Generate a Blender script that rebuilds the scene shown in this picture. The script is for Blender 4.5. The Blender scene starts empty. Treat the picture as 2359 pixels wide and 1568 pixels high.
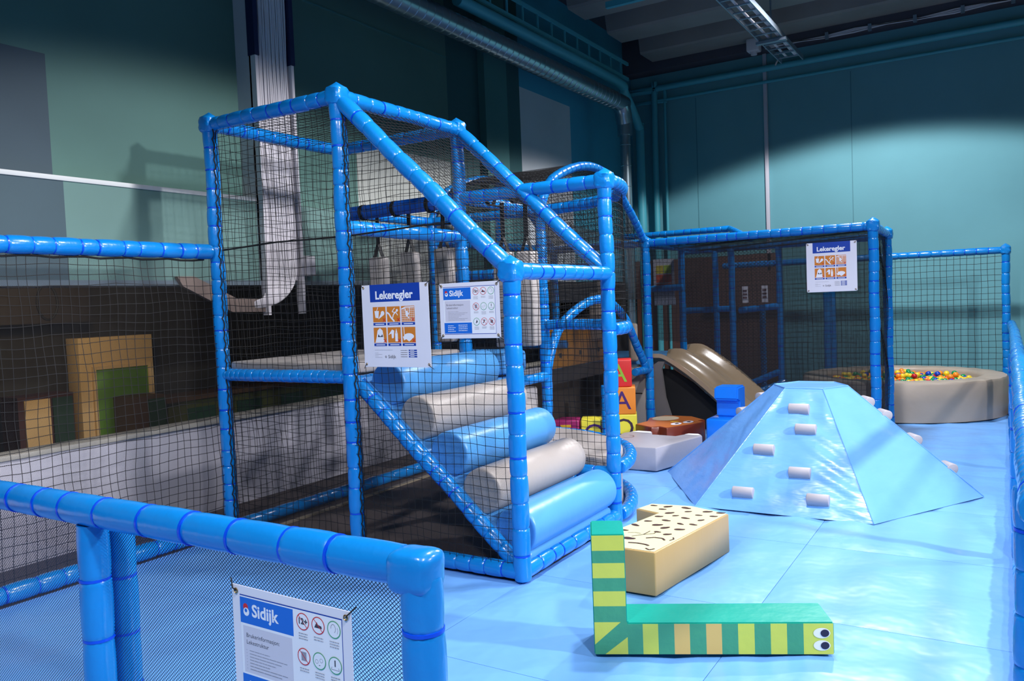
import bpy, bmesh, math, random
from mathutils import Vector, Matrix
from math import sin, cos, pi, radians, sqrt
random.seed(7)
S = bpy.context.scene
COL = S.collection
# ---------------------------------------------------------------- camera
F, YAW, PIT, ROL = 1856.52, 0.55106, 0.04776, -0.040095
fw = Vector((-sin(YAW)*cos(PIT), cos(YAW)*cos(PIT), -sin(PIT)))
rt = Vector((cos(YAW), sin(YAW), 0)); up = rt.cross(fw)
r2 = rt*cos(ROL)+up*sin(ROL); u2 = up*cos(ROL)-rt*sin(ROL)
cd = bpy.data.cameras.new('camera'); cam = bpy.data.objects.new('camera', cd); COL.objects.link(cam)
cd.sensor_width = 36; cd.lens = 36*F/2359; cd.clip_start = .05
M = Matrix((r2, u2, -fw)).transposed().to_4x4(); M.translation = (0, 0, 1.65)
cam.matrix_world = M
S.camera = cam
# ---------------------------------------------------------------- light
S.view_settings.view_transform = 'Standard'; S.view_settings.look = 'None'
S.view_settings.gamma = 1; S.view_settings.use_curve_mapping = False
S.view_settings.exposure = 0.5
w = bpy.data.worlds.new('world'); S.world = w; w.use_nodes = True
w.node_tree.nodes['Background'].inputs[0].default_value = (.35, .55, .8, 1)
w.node_tree.nodes['Background'].inputs[1].default_value = .10
def lamp(name, loc, target, power, size, angle, blend=.12, col=(.97, .96, 1)):
    d = bpy.data.lights.new(name, 'SPOT'); d.energy = power; d.shadow_soft_size = size
    d.spot_size = radians(angle); d.spot_blend = blend; d.color = col
    o = bpy.data.objects.new(name, d); COL.objects.link(o); o.location = loc
    o.rotation_euler = (Vector(target)-Vector(loc)).to_track_quat('-Z', 'Y').to_euler()
    return o
lamp('highbay_or_fill_lamp', (-1.6, 10.5, 5.5), (-1.6, 10.5, 0), 760, .16, 138)
lamp('highbay_or_fill_lamp', (-1.4, 4.9, 5.5), (-1.4, 4.9, 0), 470, .16, 138)
lamp('highbay_or_fill_lamp', (3.4, 7.5, 5.5), (3.4, 7.5, 0), 480, .2, 142)
lamp('highbay_or_fill_lamp', (1.6, .6, 5.5), (1.6, .6, 0), 650, .2, 142)
lamp('highbay_or_fill_lamp', (-1.6, -.9, 5.5), (-1.6, -.9, 0), 520, .2, 138)  # added fill light near the camera, brightens front-facing sides and left floor
lamp('floodlight', (5.6, 4.7, 4.7), (-1.5, 4.6, .92), 1900, .22, 47, .4)
lamp('hall_lamp', (-7.0, 4.2, 2.35), (-9.0, 5.4, .6), 125, .2, 100, .6, (1, .78, .5))
# ---------------------------------------------------------------- helpers
def lin(c):
    c = c/255
    return c/12.92 if c <= .04045 else ((c+.055)/1.055)**2.4
def rgb(r, g, b): return (lin(r), lin(g), lin(b), 1)
MATS = {}
def mat(name, col, rough=.5, bump=0, bscale=8, metal=0, var=0, vscale=3, coat=0, stretch=None, spec=.5, bdist=.01):
    if name in MATS: return MATS[name]
    m = bpy.data.materials.new(name); m.use_nodes = True; MATS[name] = m
    nt = m.node_tree; b = nt.nodes['Principled BSDF']
    b.inputs['Base Color'].default_value = rgb(*col); b.inputs['Roughness'].default_value = rough
    b.inputs['Metallic'].default_value = metal; b.inputs['Coat Weight'].default_value = coat
    b.inputs['Coat Roughness'].default_value = .12; b.inputs['Specular IOR Level'].default_value = spec
    tc = nt.nodes.new('ShaderNodeTexCoord'); mp = nt.nodes.new('ShaderNodeMapping')
    nt.links.new(tc.outputs['Object'], mp.inputs[0])
    if stretch: mp.inputs['Scale'].default_value = stretch
    if var or True:
        n = nt.nodes.new('ShaderNodeTexNoise'); n.inputs['Scale'].default_value = vscale; n.inputs['Detail'].default_value = 5
        nt.links.new(mp.outputs[0], n.inputs['Vector'])
        r = nt.nodes.new('ShaderNodeMapRange'); r.inputs[1].default_value = .3; r.inputs[2].default_value = .7
        v = var or .03
        r.inputs[3].default_value = 1-v; r.inputs[4].default_value = 1+v
        x = nt.nodes.new('ShaderNodeVectorMath'); x.operation = 'SCALE'; x.inputs[0].default_value = rgb(*col)[:3]
        nt.links.new(n.outputs[0], r.inputs[0]); nt.links.new(r.outputs[0], x.inputs['Scale'])
        nt.links.new(x.outputs[0], b.inputs['Base Color'])
    if bump:
        n2 = nt.nodes.new('ShaderNodeTexNoise'); n2.inputs['Scale'].default_value = bscale; n2.inputs['Detail'].default_value = 3
        nt.links.new(mp.outputs[0], n2.inputs['Vector'])
        bp = nt.nodes.new('ShaderNodeBump'); bp.inputs['Strength'].default_value = bump; bp.inputs['Distance'].default_value = bdist
        nt.links.new(n2.outputs[0], bp.inputs['Height']); nt.links.new(bp.outputs[0], b.inputs['Normal'])
        if coat: nt.links.new(bp.outputs[0], b.inputs['Coat Normal'])
    return m
BLUE = mat('blue foam vinyl', (10, 126, 206), .27, .35, 24, coat=.35, var=.05, bdist=.006)
TIE = mat('dark blue cable tie', (0, 72, 214), .3)
MATB = mat('light blue mat vinyl', (110, 170, 236), .33, .5, 2.6, var=.025, vscale=1.5, bdist=.05)
HILLM = mat('light blue satin cover', (108, 168, 236), .26, .5, 5, stretch=(.6, 1, 2.5), bdist=.02)
ROLLB = mat('light blue roller vinyl', (84, 158, 224), .35, .2, 10)
GREY = mat('warm grey vinyl', (176, 168, 162), .42, .15, 12, var=.03)
GREYD = mat('cool grey vinyl', (162, 160, 168), .4, .3, 9, var=.03)
BEIGE = mat('beige grey vinyl', (170, 156, 140), .42, .2, 10, var=.04)
NET = mat('black net cord', (16, 14, 14), .8)
BLACK = mat('black webbing', (14, 14, 16), .7)
BLKP = mat('black panel', (10, 11, 14), .8)
WHITE = mat('white sheet', (228, 226, 236), .5)
def fine(name, pitch, th, col):
    m = bpy.data.materials.new(name); m.use_nodes = True; nt = m.node_tree; N = nt.nodes
    b = N['Principled BSDF']; b.inputs['Base Color'].default_value = rgb(*col); b.inputs['Roughness'].default_value = .7
    uv = N.new('ShaderNodeUVMap'); sp = N.new('ShaderNodeSeparateXYZ'); nt.links.new(uv.outputs[0], sp.inputs[0])
    def mth(op, a, c):
        x = N.new('ShaderNodeMath'); x.operation = op
        for i, q in enumerate((a, c)):
            if q is None: continue
            if isinstance(q, (int, float)): x.inputs[i].default_value = q
            else: nt.links.new(q, x.inputs[i])
        return x.outputs[0]
    masks = []
    for op in ('ADD', 'SUBTRACT'):
        s = mth(op, mth('MULTIPLY', sp.outputs[0], 1.0), mth('MULTIPLY', sp.outputs[1], 1.15))
        masks.append(mth('LESS_THAN', mth('FRACT', mth('MULTIPLY', s, 1/pitch), None), th))
    mk = mth('MAXIMUM', *masks)
    tr = N.new('ShaderNodeBsdfTransparent'); mx = N.new('ShaderNodeMixShader')
    nt.links.new(mk, mx.inputs[0]); nt.links.new(tr.outputs[0], mx.inputs[1]); nt.links.new(b.outputs[0], mx.inputs[2])
    nt.links.new(mx.outputs[0], N['Material Output'].inputs[0])
    return m
FINE = fine('fine mesh netting', .0105, .13, (20, 20, 24))
FINEB = fine('fine blue grey mesh netting', .0135, .25, (16, 48, 84))
FINED = fine('dense mesh netting', .012, .34, (16, 16, 19))

def wm(o): return wm(o.parent) @ o.matrix_basis if o.parent else o.matrix_basis.copy()
def finish(name, bm, mats, parent=None, smooth=True, kind=None, auto=None):
    me = bpy.data.meshes.new(name)
    if parent: bm.transform(wm(parent).inverted())
    bm.to_mesh(me); bm.free()
    for m in (mats if isinstance(mats, (list, tuple)) else [mats]): me.materials.append(m)
    if smooth:
        for p in me.polygons: p.use_smooth = True
        if auto is None: auto = 40
        me.set_sharp_from_angle(angle=radians(auto))
    o = bpy.data.objects.new(name, me); COL.objects.link(o)
    if parent: o.parent = parent
    if kind: o['kind'] = kind
    return o
def tag(o, label, cat, group=None):
    o['label'] = label; o['category'] = cat
    if group: o['group'] = group
    return o
def thing(name, label, cat, loc=(0, 0, 0), rot=0, group=None):
    o = bpy.data.objects.new(name, None); COL.objects.link(o); o.empty_display_size = .1
    o.matrix_world = Matrix.Translation(loc) @ Matrix.Rotation(rot, 4, 'Z')
    o.location = loc; o.rotation_euler = (0, 0, rot)
    return tag(o, label, cat, group)
def box(bm, a, b, mi=0, bev=0, rot=None, seg=2):
    """box between corners; rot = optional matrix applied after"""
    a = Vector(a); b = Vector(b); t = bmesh.new()
    bmesh.ops.create_cube(t, size=1)
    for v in t.verts: v.co = Vector([(a[i]+b[i])/2+v.co[i]*(b[i]-a[i]) for i in range(3)])
    if bev: bmesh.ops.bevel(t, geom=t.edges[:], offset=bev, segments=seg, affect='EDGES', profile=.5)
    if rot is not None: t.transform(rot)
    add(bm, t, mi)
def add(bm, t, mi=0):
    t.verts.ensure_lookup_table(); vs = [bm.verts.new(v.co) for v in t.verts]
    for v_, n in zip(t.verts, range(len(vs))): v_.index = n
    for f in t.faces:
        try:
            g = bm.faces.new([vs[v.index] for v in f.verts]); g.material_index = mi
        except ValueError: pass
    t.free()
def prism(bm, pts, z0, z1, mi=0, bev=0, top=None):
    t = bmesh.new()
    lo = [t.verts.new((x, y, z0)) for x, y in pts]; hi = [t.verts.new((x, y, z1)) for x, y in pts]
    n = len(pts)
    t.faces.new(lo[::-1]); t.faces.new(hi)
    for i in range(n): t.faces.new((lo[i], lo[(i+1) % n], hi[(i+1) % n], hi[i]))
    bmesh.ops.recalc_face_normals(t, faces=t.faces[:])
    if bev: bmesh.ops.bevel(t, geom=t.edges[:], offset=bev, segments=2, affect='EDGES', profile=.5)
    add(bm, t, mi)
def frames(pts):
    pts = [Vector(p) for p in pts]; out = []; n = len(pts)
    T = []
    for i in range(n):
        a = pts[max(i-1, 0)]; b = pts[min(i+1, n-1)]; T.append((b-a).normalized())
    ref = Vector((0, 0, 1)) if abs(T[0].z) < .9 else Vector((1, 0, 0))
    U = (ref-T[0]*ref.dot(T[0])).normalized()
    for i in range(n):
        U = (U-T[i]*U.dot(T[i])).normalized(); out.append((pts[i], T[i], U, T[i].cross(U)))
    return out
def ringtube(bm, st, mi=0, ns=14, caps=True, puck=None):
    """st: list of (point, T, U, V, radius)"""
    prev = None; first = None
    for si, (P, T, U, V, r) in enumerate(st):
        q = puck[si] if puck else 0; ph = si*1.9
        ring = [bm.verts.new(P+(U*cos(2*pi*k/ns)+V*sin(2*pi*k/ns))*r*(1+q*(sin(k*2.6+ph)+.6*sin(k*4.1+ph*2)))) for k in range(ns)]
        if prev:
            for k in range(ns):
                f = bm.faces.new((prev[k], prev[(k+1) % ns], ring[(k+1) % ns], ring[k])); f.material_index = mi
        else: first = ring
        prev = ring
    if caps:
        f = bm.faces.new(first[::-1]); f.material_index = mi
        f = bm.faces.new(prev); f.material_index = mi
def tube(bm, pts, r, mi=0, ns=10):
    ringtube(bm, [(*f, r) for f in frames(pts)], mi, ns)
def resample(pts, d):
    pts = [Vector(p) for p in pts]; out = [pts[0]]; 
    for a, b in zip(pts, pts[1:]):
        n = max(1, int((b-a).length/d+.5))
        for i in range(1, n+1): out.append(a.lerp(b, i/n))
    return out
def pad(bm, pts, r=.05, seg=.15, pinch=.9, tie=.6, ns=18, rnd=None, wob=.003):
    """foam padded tube: pillowy sleeves pinched at the cable ties"""
    rnd = rnd or random
    pts = resample(pts, .02); L = [0]
    for a, b in zip(pts, pts[1:]): L.append(L[-1]+(b-a).length)
    tot = L[-1]
    def at(s):
        s = min(max(s, 0), tot)
        lo, hi = 0, len(L)-1
        while hi-lo > 1:
            m = (lo+hi)//2
            if L[m] <= s: lo = m
            else: hi = m
        k = (s-L[lo])/max(L[hi]-L[lo], 1e-9); return pts[lo].lerp(pts[hi], k)
    cuts = [0]
    while cuts[-1] < tot-.5*seg: cuts.append(cuts[-1]+seg*rnd.uniform(.72, 1.2))
    sc = tot/cuts[-1] if len(cuts) > 1 else 1
    cuts = [c*sc for c in cuts] if len(cuts) > 1 else [0, tot]
    S_, R_, Q_ = [], [], []
    for a, b in zip(cuts, cuts[1:]):
        k = rnd.uniform(.97, 1.03)
        for t, q in ((0, pinch-.03), (.035, (pinch+1)/2), (.10, .99), (.25, 1.02), (.5, 1.03), (.75, 1.02), (.90, .99), (.965, (pinch+1)/2)):
            S_.append(a+(b-a)*t); R_.append(r*(q*k if 0 < t else q)); Q_.append(.03 if t in (.035, .965) else .02 if t == 0 else .012 if t in (.10, .90) else .003)
    S_.append(tot); R_.append(r*pinch); Q_.append(0)
    P = [at(s) for s in S_]
    fr = frames(P); st = []
    for i, (p_, T, U, V) in enumerate(fr):
        o = Vector((sin(S_[i]*9+r*900)*wob, cos(S_[i]*7)*wob, 0)) if 0 < i < len(fr)-1 else Vector()
        st.append((p_+o, T, U, V, R_[i]))
    ringtube(bm, st, 0, ns, True, [q_*min(1, (1-pinch)/.09) for q_ in Q_])
    for c in cuts[1:-1]:
        if rnd.random() > tie: continue
        q = [at(c-.0045), at(c+.0045)]; f = frames(q)
        f = [(a[0], f[0][1], f[0][2], f[0][3]) for a in f]
        ringtube(bm, [(*f[0], r*pinch*.9), (*f[0], r*(pinch+.06)), (*f[1], r*(pinch+.06)), (*f[1], r*pinch*.9)], 1, ns, False)
def joint(bm, P, h=.064, up_=1):
    """folded vinyl corner pad"""
    t = bmesh.new(); bmesh.ops.create_cube(t, size=2)
    bmesh.ops.subdivide_edges(t, edges=t.edges[:], cuts=5, use_grid_fill=True)
    for v in t.verts:
        c = v.co; n = (abs(c.x)**4.5+abs(c.y)**4.5+abs(c.z)**4.5)**(1/4.5); c /= n
        if c.z > .55 and up_: c.z += max(0, 1-1.3*(abs(c.x)+abs(c.y)))*.45
        c.x *= 1+.07*sin(c.z*7+c.y*4); c.y *= 1+.07*cos(c.z*8+c.x*3)
        v.co = c*h+Vector(P)
    add(bm, t, 0)
def postobj(parent, x, y, z0, z1, r=.05, seg=.145, name='post', cap=False, **k):
    bm = bmesh.new(); pad(bm, [(x, y, z0), (x, y, z1)], r, seg, **k)
    if cap: joint(bm, (x, y, z1), r*1.24)
    return finish(name, bm, [BLUE, TIE], parent)
def beamobj(parent, pts, r=.048, seg=.13, name='beam', **k):
    bm = bmesh.new(); pad(bm, pts, r, seg, **k); return finish(name, bm, [BLUE, TIE], parent)
def clipline(poly, axis, c):
    """intersection of convex 2d polygon with line coord[axis]=c -> (lo,hi)"""
    o = 1-axis; hit = []
    n = len(poly)
    for i in range(n):
        a = poly[i]; b = poly[(i+1) % n]
        if (a[axis]-c)*(b[axis]-c) <= 0 and a[axis] != b[axis]:
            t = (c-a[axis])/(b[axis]-a[axis]); hit.append(a[o]+(b[o]-a[o])*t)
    return (min(hit), max(hit)) if len(hit) > 1 and max(hit)-min(hit) > .02 else None
def net(parent, O, U, V, poly, cell=.062, r=.002, name='net', wob=.008, fn=None, edge=True, sl=.11):
    O, U, V = Vector(O), Vector(U).normalized(), Vector(V).normalized(); N_ = U.cross(V)
    bm = bmesh.new(); ph = O.x*3+O.y*5
    def P(u, v):
        if fn: return fn(u, v)
        a = wob*(sin(u*23+ph+v*4)+.5*sin(v*14+ph)); b = wob*(sin(v*17+u*5+ph)+.5*sin(u*15)); c = wob*1.6*sin(u*5+v*7+ph)
        return O+U*(u+a)+V*(v+b)+N_*c
    def strand(a, b, ax):
        n = max(1, int((b[0]-a[0]+b[1]-a[1])/sl+.5)); prev = None
        for i in range(n+1):
            k = i/n; p_ = P(a[0]+(b[0]-a[0])*k, a[1]+(b[1]-a[1])*k)
            A, B = (V, N_) if ax == 0 else (U, N_)
            if fn: A, B = Vector((0, 0, 1)), Vector((1, .3, 0))
            rr = [bm.verts.new(p_+(A*cos(t)+B*sin(t))*r) for t in (.5, 2.6, 4.7)]
            if prev:
                for j in range(3): bm.faces.new((prev[j], prev[(j+1) % 3], rr[(j+1) % 3], rr[j]))
            prev = rr
    us = [p_[0] for p_ in poly]; vs = [p_[1] for p_ in poly]
    u = min(us)+cell*.5
    while u < max(us):
        h = clipline(poly, 0, u)
        if h: strand((u, h[0]), (u, h[1]), 1)
        u += cell
    v = min(vs)+cell*.5
    while v < max(vs):
        h = clipline(poly, 1, v)
        if h: strand((h[0], v), (h[1], v), 0)
        v += cell
    return finish(name, bm, NET, parent, smooth=False)
def sheet(parent, corners, m, name='mesh_panel', poly=None, O=None, U=None, V=None):
    bm = bmesh.new(); uvl = bm.loops.layers.uv.new('UVMap')
    if poly:
        O, U, V = Vector(O), Vector(U), Vector(V); cs = [O+U*a+V*b for a, b in poly]; uv = poly
    else:
        cs = [Vector(c) for c in corners]; U = (cs[1]-cs[0]).normalized(); n = U.cross(cs[-1]-cs[0]).normalized(); V = n.cross(U)
        uv = [((c-cs[0]).dot(U), (c-cs[0]).dot(V)) for c in cs]
    f = bm.faces.new([bm.verts.new(c) for c in cs])
    for l, t in zip(f.loops, uv): l[uvl].uv = t
    return finish(name, bm, m, parent, smooth=False)
def rope(parent, pts, r=.006, name='net_rope', m=None):
    bm = bmesh.new(); tube(bm, resample(pts, .15), r, 0, 6); return finish(name, bm, m or NET, parent)
# ================================================================ SETTING
WX, WY, CZ = -5.83, 14.0, 6.25
def concrete(name, col, pits=False, var=.06):
    m = mat(name, col, .72, .15, 30, var=var, vscale=1.3, bdist=.004)
    if pits:
        nt = m.node_tree; N = nt.nodes; b = N['Principled BSDF']; src = b.inputs['Base Color'].links[0].from_socket
        tc = N.new('ShaderNodeTexCoord'); vo = N.new('ShaderNodeTexVoronoi'); vo.inputs['Scale'].default_value = 9
        no = N.new('ShaderNodeTexNoise'); no.inputs['Scale'].default_value = 25
        av = N.new('ShaderNodeVectorMath'); av.operation = 'MULTIPLY_ADD'; av.inputs[1].default_value = (.08, .08, .08)
        nt.links.new(tc.outputs['Object'], no.inputs['Vector']); nt.links.new(no.outputs['Color'], av.inputs[0]); nt.links.new(tc.outputs['Object'], av.inputs[2])
        nt.links.new(av.outputs[0], vo.inputs['Vector'])
        gt = N.new('ShaderNodeMath'); gt.operation = 'LESS_THAN'
        sc = N.new('ShaderNodeSeparateXYZ'); nt.links.new(vo.outputs['Color'], sc.inputs[0])
        ml = N.new('ShaderNodeMath'); ml.operation = 'MULTIPLY_ADD'; ml.inputs[1].default_value = .30; ml.inputs[2].default_value = -.10
        nt.links.new(sc.outputs[0], ml.inputs[0]); nt.links.new(vo.outputs['Distance'], gt.inputs[0]); nt.links.new(ml.outputs[0], gt.inputs[1])
        mx = N.new('ShaderNodeMixRGB'); mx.inputs[2].default_value = rgb(30, 48, 50)
        nt.links.new(gt.outputs[0], mx.inputs[0]); nt.links.new(src, mx.inputs[1]); nt.links.new(mx.outputs[0], b.inputs['Base Color'])
    return m
GRN = concrete('green painted concrete', (78, 114, 106)); GRNP = concrete('pitted green concrete', (96, 128, 122), True)
GRY = concrete('slate grey painted concrete', (58, 76, 86)); GRYP = concrete('pitted slate concrete', (62, 82, 90), True)
DTEAL = concrete('dark teal paint', (42, 86, 88)); BTEAL = concrete('blue teal paint', (60, 152, 178)); LGR = concrete('pale grey paint', (186, 192, 196))
BACKW = concrete('teal back wall paint', (98, 158, 168), var=.04)
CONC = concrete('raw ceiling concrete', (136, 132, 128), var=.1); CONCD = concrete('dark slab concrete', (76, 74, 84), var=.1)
FLC = concrete('brown grey concrete floor', (84, 74, 72))
bm = bmesh.new(); box(bm, (-13, -5, -.9), (10, 15, -.035)); finish('floor', bm, FLC, kind='structure', smooth=False)
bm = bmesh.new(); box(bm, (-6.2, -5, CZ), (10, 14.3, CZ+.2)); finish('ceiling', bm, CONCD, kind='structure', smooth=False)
for i, y in enumerate([13.35-1.33*k for k in range(9)]):
    bm = bmesh.new(); t = bmesh.new()
    prof = [(y-.42, CZ), (y-.30, 5.78), (y-.27, 5.75), (y+.27, 5.75), (y+.30, 5.78), (y+.42, CZ)]
    lo = [bm.verts.new((-5.25, a, b)) for a, b in prof]; hi = [bm.verts.new((9.5, a, b)) for a, b in prof]
    bm.faces.new(lo); bm.faces.new(hi[::-1])
    for k in range(len(prof)-1): bm.faces.new((lo[k], hi[k], hi[k+1], lo[k+1]))
    bmesh.ops.recalc_face_normals(bm, faces=bm.faces[:])
    finish('ceiling_beam', bm, CONC, kind='structure', smooth=False); t.free()
# left wall, painted in fields
bm = bmesh.new()
def wquad(bm, x, y0, y1, z0, z1, mi):
    f = bm.faces.new([bm.verts.new(c) for c in ((x, y0, z0), (x, y1, z0), (x, y1, z1), (x, y0, z1))]); f.material_index = mi
for y0, y1, z0, z1, mi in ((-5, 3.28, 2.6, 3.55, 1), (-5, 3.28, 3.55, CZ, 0), (3.28, 6.25, 2.6, CZ, 0), (6.25, 6.5, 2.6, 3.4, 0), (6.25, 8.2, 3.4, CZ, 0), (6.5, 8.2, 2.6, 3.4, 5), (9.95, 11.5, 4.68, CZ, 3), (9.95, 11.5, 1.93, 4.68, 4), (11.5, WY, 1.93, CZ, 3)):
    wquad(bm, WX, y0, y1, z0, z1, mi)
wquad(bm, WX, 8.2, 9.95, 1.93, CZ, 2)
box(bm, (-6.1, -5, 1.93), (WX-.004, WY, CZ), 2)
finish('wall_left', bm, [GRN, GRY, DTEAL, BTEAL, LGR, concrete('off white paint', (176, 178, 170))], kind='structure', smooth=False)
bm = bmesh.new(); box(bm, (WX, 8.9, 1.93), (WX+.10, 9.45, CZ)); finish('trim_1', bm, concrete('teal pilaster', (62, 112, 110)), kind='structure', smooth=False)
bm = bmesh.new(); box(bm, (WX-.2, -5, 1.93), (-5.67, 3.26, 2.63), 0); box(bm, (WX-.2, 3.26, 1.93), (-5.67, 6.6, 2.63), 1); box(bm, (WX-.2, 6.6, 1.93), (-5.67, 8.2, 2.63), 2)
finish('trim_2', bm, [GRYP, GRNP, concrete('off white paint', (176, 178, 170))], kind='structure', smooth=False)
bm = bmesh.new(); box(bm, (WX-.02, -5, 2.63), (-5.66, 5.2, 2.665), 0, .004); finish('trim_3', bm, mat('white ledge paint', (205, 208, 206), .6), kind='structure')
bm = bmesh.new(); box(bm, (WX-.2, -5, 1.89), (-5.66, 8.2, 1.93), 0); finish('trim_4', bm, mat('grey steel edge', (96, 110, 120), .5), kind='structure')
bm = bmesh.new(); box(bm, (-5.98, -5, -.4), (-5.80, 10.5, .71), 0, .004); box(bm, (-6.0, -5, .71), (-5.78, 10.5, .745), 1, .004)
finish('wall_left_low', bm, [mat('pale grey board', (208, 205, 216), .5, var=.06, vscale=2), mat('cream cap', (196, 190, 178), .5)], kind='structure')
# faint seam on upper left wall
bm = bmesh.new(); box(bm, (WX, -2, 4.665), (WX+.012, 8.19, 4.68)); finish('trim_5', bm, concrete('seam paint', (70, 118, 116)), kind='structure', smooth=False)
# back wall
bm = bmesh.new(); box(bm, (-6.1, WY, -.1), (10, WY+.2, CZ)); finish('wall_back', bm, BACKW, kind='structure', smooth=False)
bm = bmesh.new(); box(bm, (-5.83, WY-.05, -.03), (-3.2, WY, 2.3), 0, .005); finish('trim_6', bm, mat('dark brown wall cladding', (92, 62, 54), .7, .2, 20, var=.12, stretch=(1, 1, .2)), kind='structure')
for i, x in enumerate((-4.62, -2.08)):
    bm = bmesh.new(); box(bm, (x-.006, WY-.004, 0), (x+.006, WY+.002, 5.1)); finish('trim_%d' % (7+i), bm, concrete('joint paint', (74, 128, 138)), kind='structure', smooth=False)
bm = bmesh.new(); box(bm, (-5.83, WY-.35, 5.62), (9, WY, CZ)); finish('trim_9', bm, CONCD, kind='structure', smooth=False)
bm = bmesh.new(); box(bm, (9.5, -5, -.1), (9.7, 14.2, CZ)); finish('wall_right', bm, BACKW, kind='structure', smooth=False)
bm = bmesh.new(); box(bm, (-6, -5.2, -.1), (10, -5, CZ)); finish('wall_front', bm, BACKW, kind='structure', smooth=False)
# hall seen under the left wall
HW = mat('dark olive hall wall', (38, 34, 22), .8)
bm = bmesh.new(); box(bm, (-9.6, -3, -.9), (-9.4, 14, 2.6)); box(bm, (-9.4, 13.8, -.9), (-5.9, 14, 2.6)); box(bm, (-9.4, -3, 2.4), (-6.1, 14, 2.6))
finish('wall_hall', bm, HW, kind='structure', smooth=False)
# floor mats
ys = [-1.6, .2, 1.6, 3.0, 4.18, 5.42, 6.62, 7.95, 9.24, 10.6, 12.03, 13.4]
for yi in range(len(ys)-1):
    xs = [-5.0, -3.75, -2.46, -1.13, .1]
    for xi in range(4):
        x0, x1, y0, y1 = xs[xi], xs[xi+1], ys[yi], ys[yi+1]
        if y0 >= 3.0 and y1 <= 8 and x1 <= (-3.7 if y0 > 5.4 else -2.4): 
            if y0 == 3.0: y1 = 4.02
            else: continue
        bm = bmesh.new(); t = bmesh.new()
        gx, gy = 14, 14
        V_ = [[t.verts.new((x0+.0015+(x1-x0-.003)*i/gx, y0+.0015+(y1-y0-.003)*j/gy, 0)) for j in range(gy+1)] for i in range(gx+1)]
        for i in range(gx+1):
            for j in range(gy+1):
                v = V_[i][j].co
                e = min(i, gx-i, j, gy-j)
                a = random.Random(xi*31+yi)
                v.z = (-.006 if e == 0 else 0)+(.006*sin(v.x*5.1+v.y*3.3)+.006*sin(v.y*9.1-v.x*6.7+xi)+.004*sin(v.x*17+v.y*4))*min(e, 2)/2-.009
        for i in range(gx):
            for j in range(gy): t.faces.new((V_[i][j], V_[i+1][j], V_[i+1][j+1], V_[i][j+1]))
        bd = [V_[i][0] for i in range(gx+1)]+[V_[gx][j] for j in range(1, gy+1)]+[V_[i][gy] for i in range(gx-1, -1, -1)]+[V_[0][j] for j in range(gy-1, 0, -1)]
        lo = [t.verts.new((v.co.x, v.co.y, -.035)) for v in bd]
        for k in range(len(bd)): t.faces.new((bd[k], lo[k], lo[(k+1) % len(bd)], bd[(k+1) % len(bd)]))
        add(bm, t)
        o = finish('floor_mat', bm, MATB, smooth=True)
        side = ['beside the left net fence', 'left of centre', 'right of centre', 'along the right fence'][xi]
        tag(o, 'light blue floor mat %s, %s' % (side, ['behind the camera', 'nearest the camera', 'by the front railing', 'in front of the climbing tower', 'at the striped snake', 'in front of the pyramid hill', 'under the pyramid hill front', 'under the pyramid hill back', 'before the slide', 'in front of the ball pit', 'under the ball pit'][yi]), 'floor mat', 'blue floor mats')
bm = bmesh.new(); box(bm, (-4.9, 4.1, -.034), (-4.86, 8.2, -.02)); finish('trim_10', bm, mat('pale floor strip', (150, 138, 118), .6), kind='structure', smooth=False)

# ================================================================ CLIMBING TOWER
G = {'A': (-5.03, 4.02), 'B': (-3.75, 4.02), 'C': (-2.46, 4.02), 'D': (-2.47, 5.38), 'Bp': (-3.75, 5.38), 'Ap': (-5.03, 5.38), 'q': (-3.75, 6.7), 'r': (-5.03, 6.7), 'E': (-3.75, 9.3), 'Er': (-5.03, 9.3), 'F': (-1.19, 9.3), 'Gp': (-1.19, 10.45)}
def p3(k, z): return (G[k][0], G[k][1], z)
T = thing('climbing_tower', 'tall blue padded climbing tower with sloping net roof and roller ramp', 'climbing frame', (-3.75, 4.7, 0))
TT = 3.05
for k, h, c in (('A', TT, True), ('B', TT, True), ('C', 1.83, True), ('Bp', TT, True), ('Ap', TT, False), ('D', 2.5, True)):
    postobj(T, *G[k], 0, h, .052 if k != 'C' else .053, cap=c, rnd=random.Random(ord(k[0])+len(k)))
for pts in (('A', 'B', TT), ('B', 'Bp', TT), ('Bp', 'Ap', TT), ('Ap', 'A', TT), ('C', 'D', 1.83), ('B', 'Bp', 2.19), ('A', 'C', .05), ('C', 'D', .05), ('Bp', 'D', 2.5), ('Bp', 'D', .36)):
    beamobj(T, [p3(pts[0], pts[2]), p3(pts[1], pts[2])], .05, .15)
for pts in (('A', 'B', 1.19), ('B', 'Bp', 1.15), ('Bp', 'Ap', 1.19), ('Ap', 'A', 1.19)):
    beamobj(T, [p3(pts[0], pts[2]), p3(pts[1], pts[2])], .045, .065, tie=0, pinch=.93)
def dg(a, za, b, zb): return [p3(a, za), p3(b, zb)]
beamobj(T, [(-3.70, 4.02, 3.0), (-2.50, 4.02, 1.87)], .055, .15, name='sloping_beam', pinch=.92)
beamobj(T, [(-3.70, 5.38, 3.0), (-2.50, 5.38, 1.87)], .055, .15, name='sloping_beam', pinch=.92)
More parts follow.
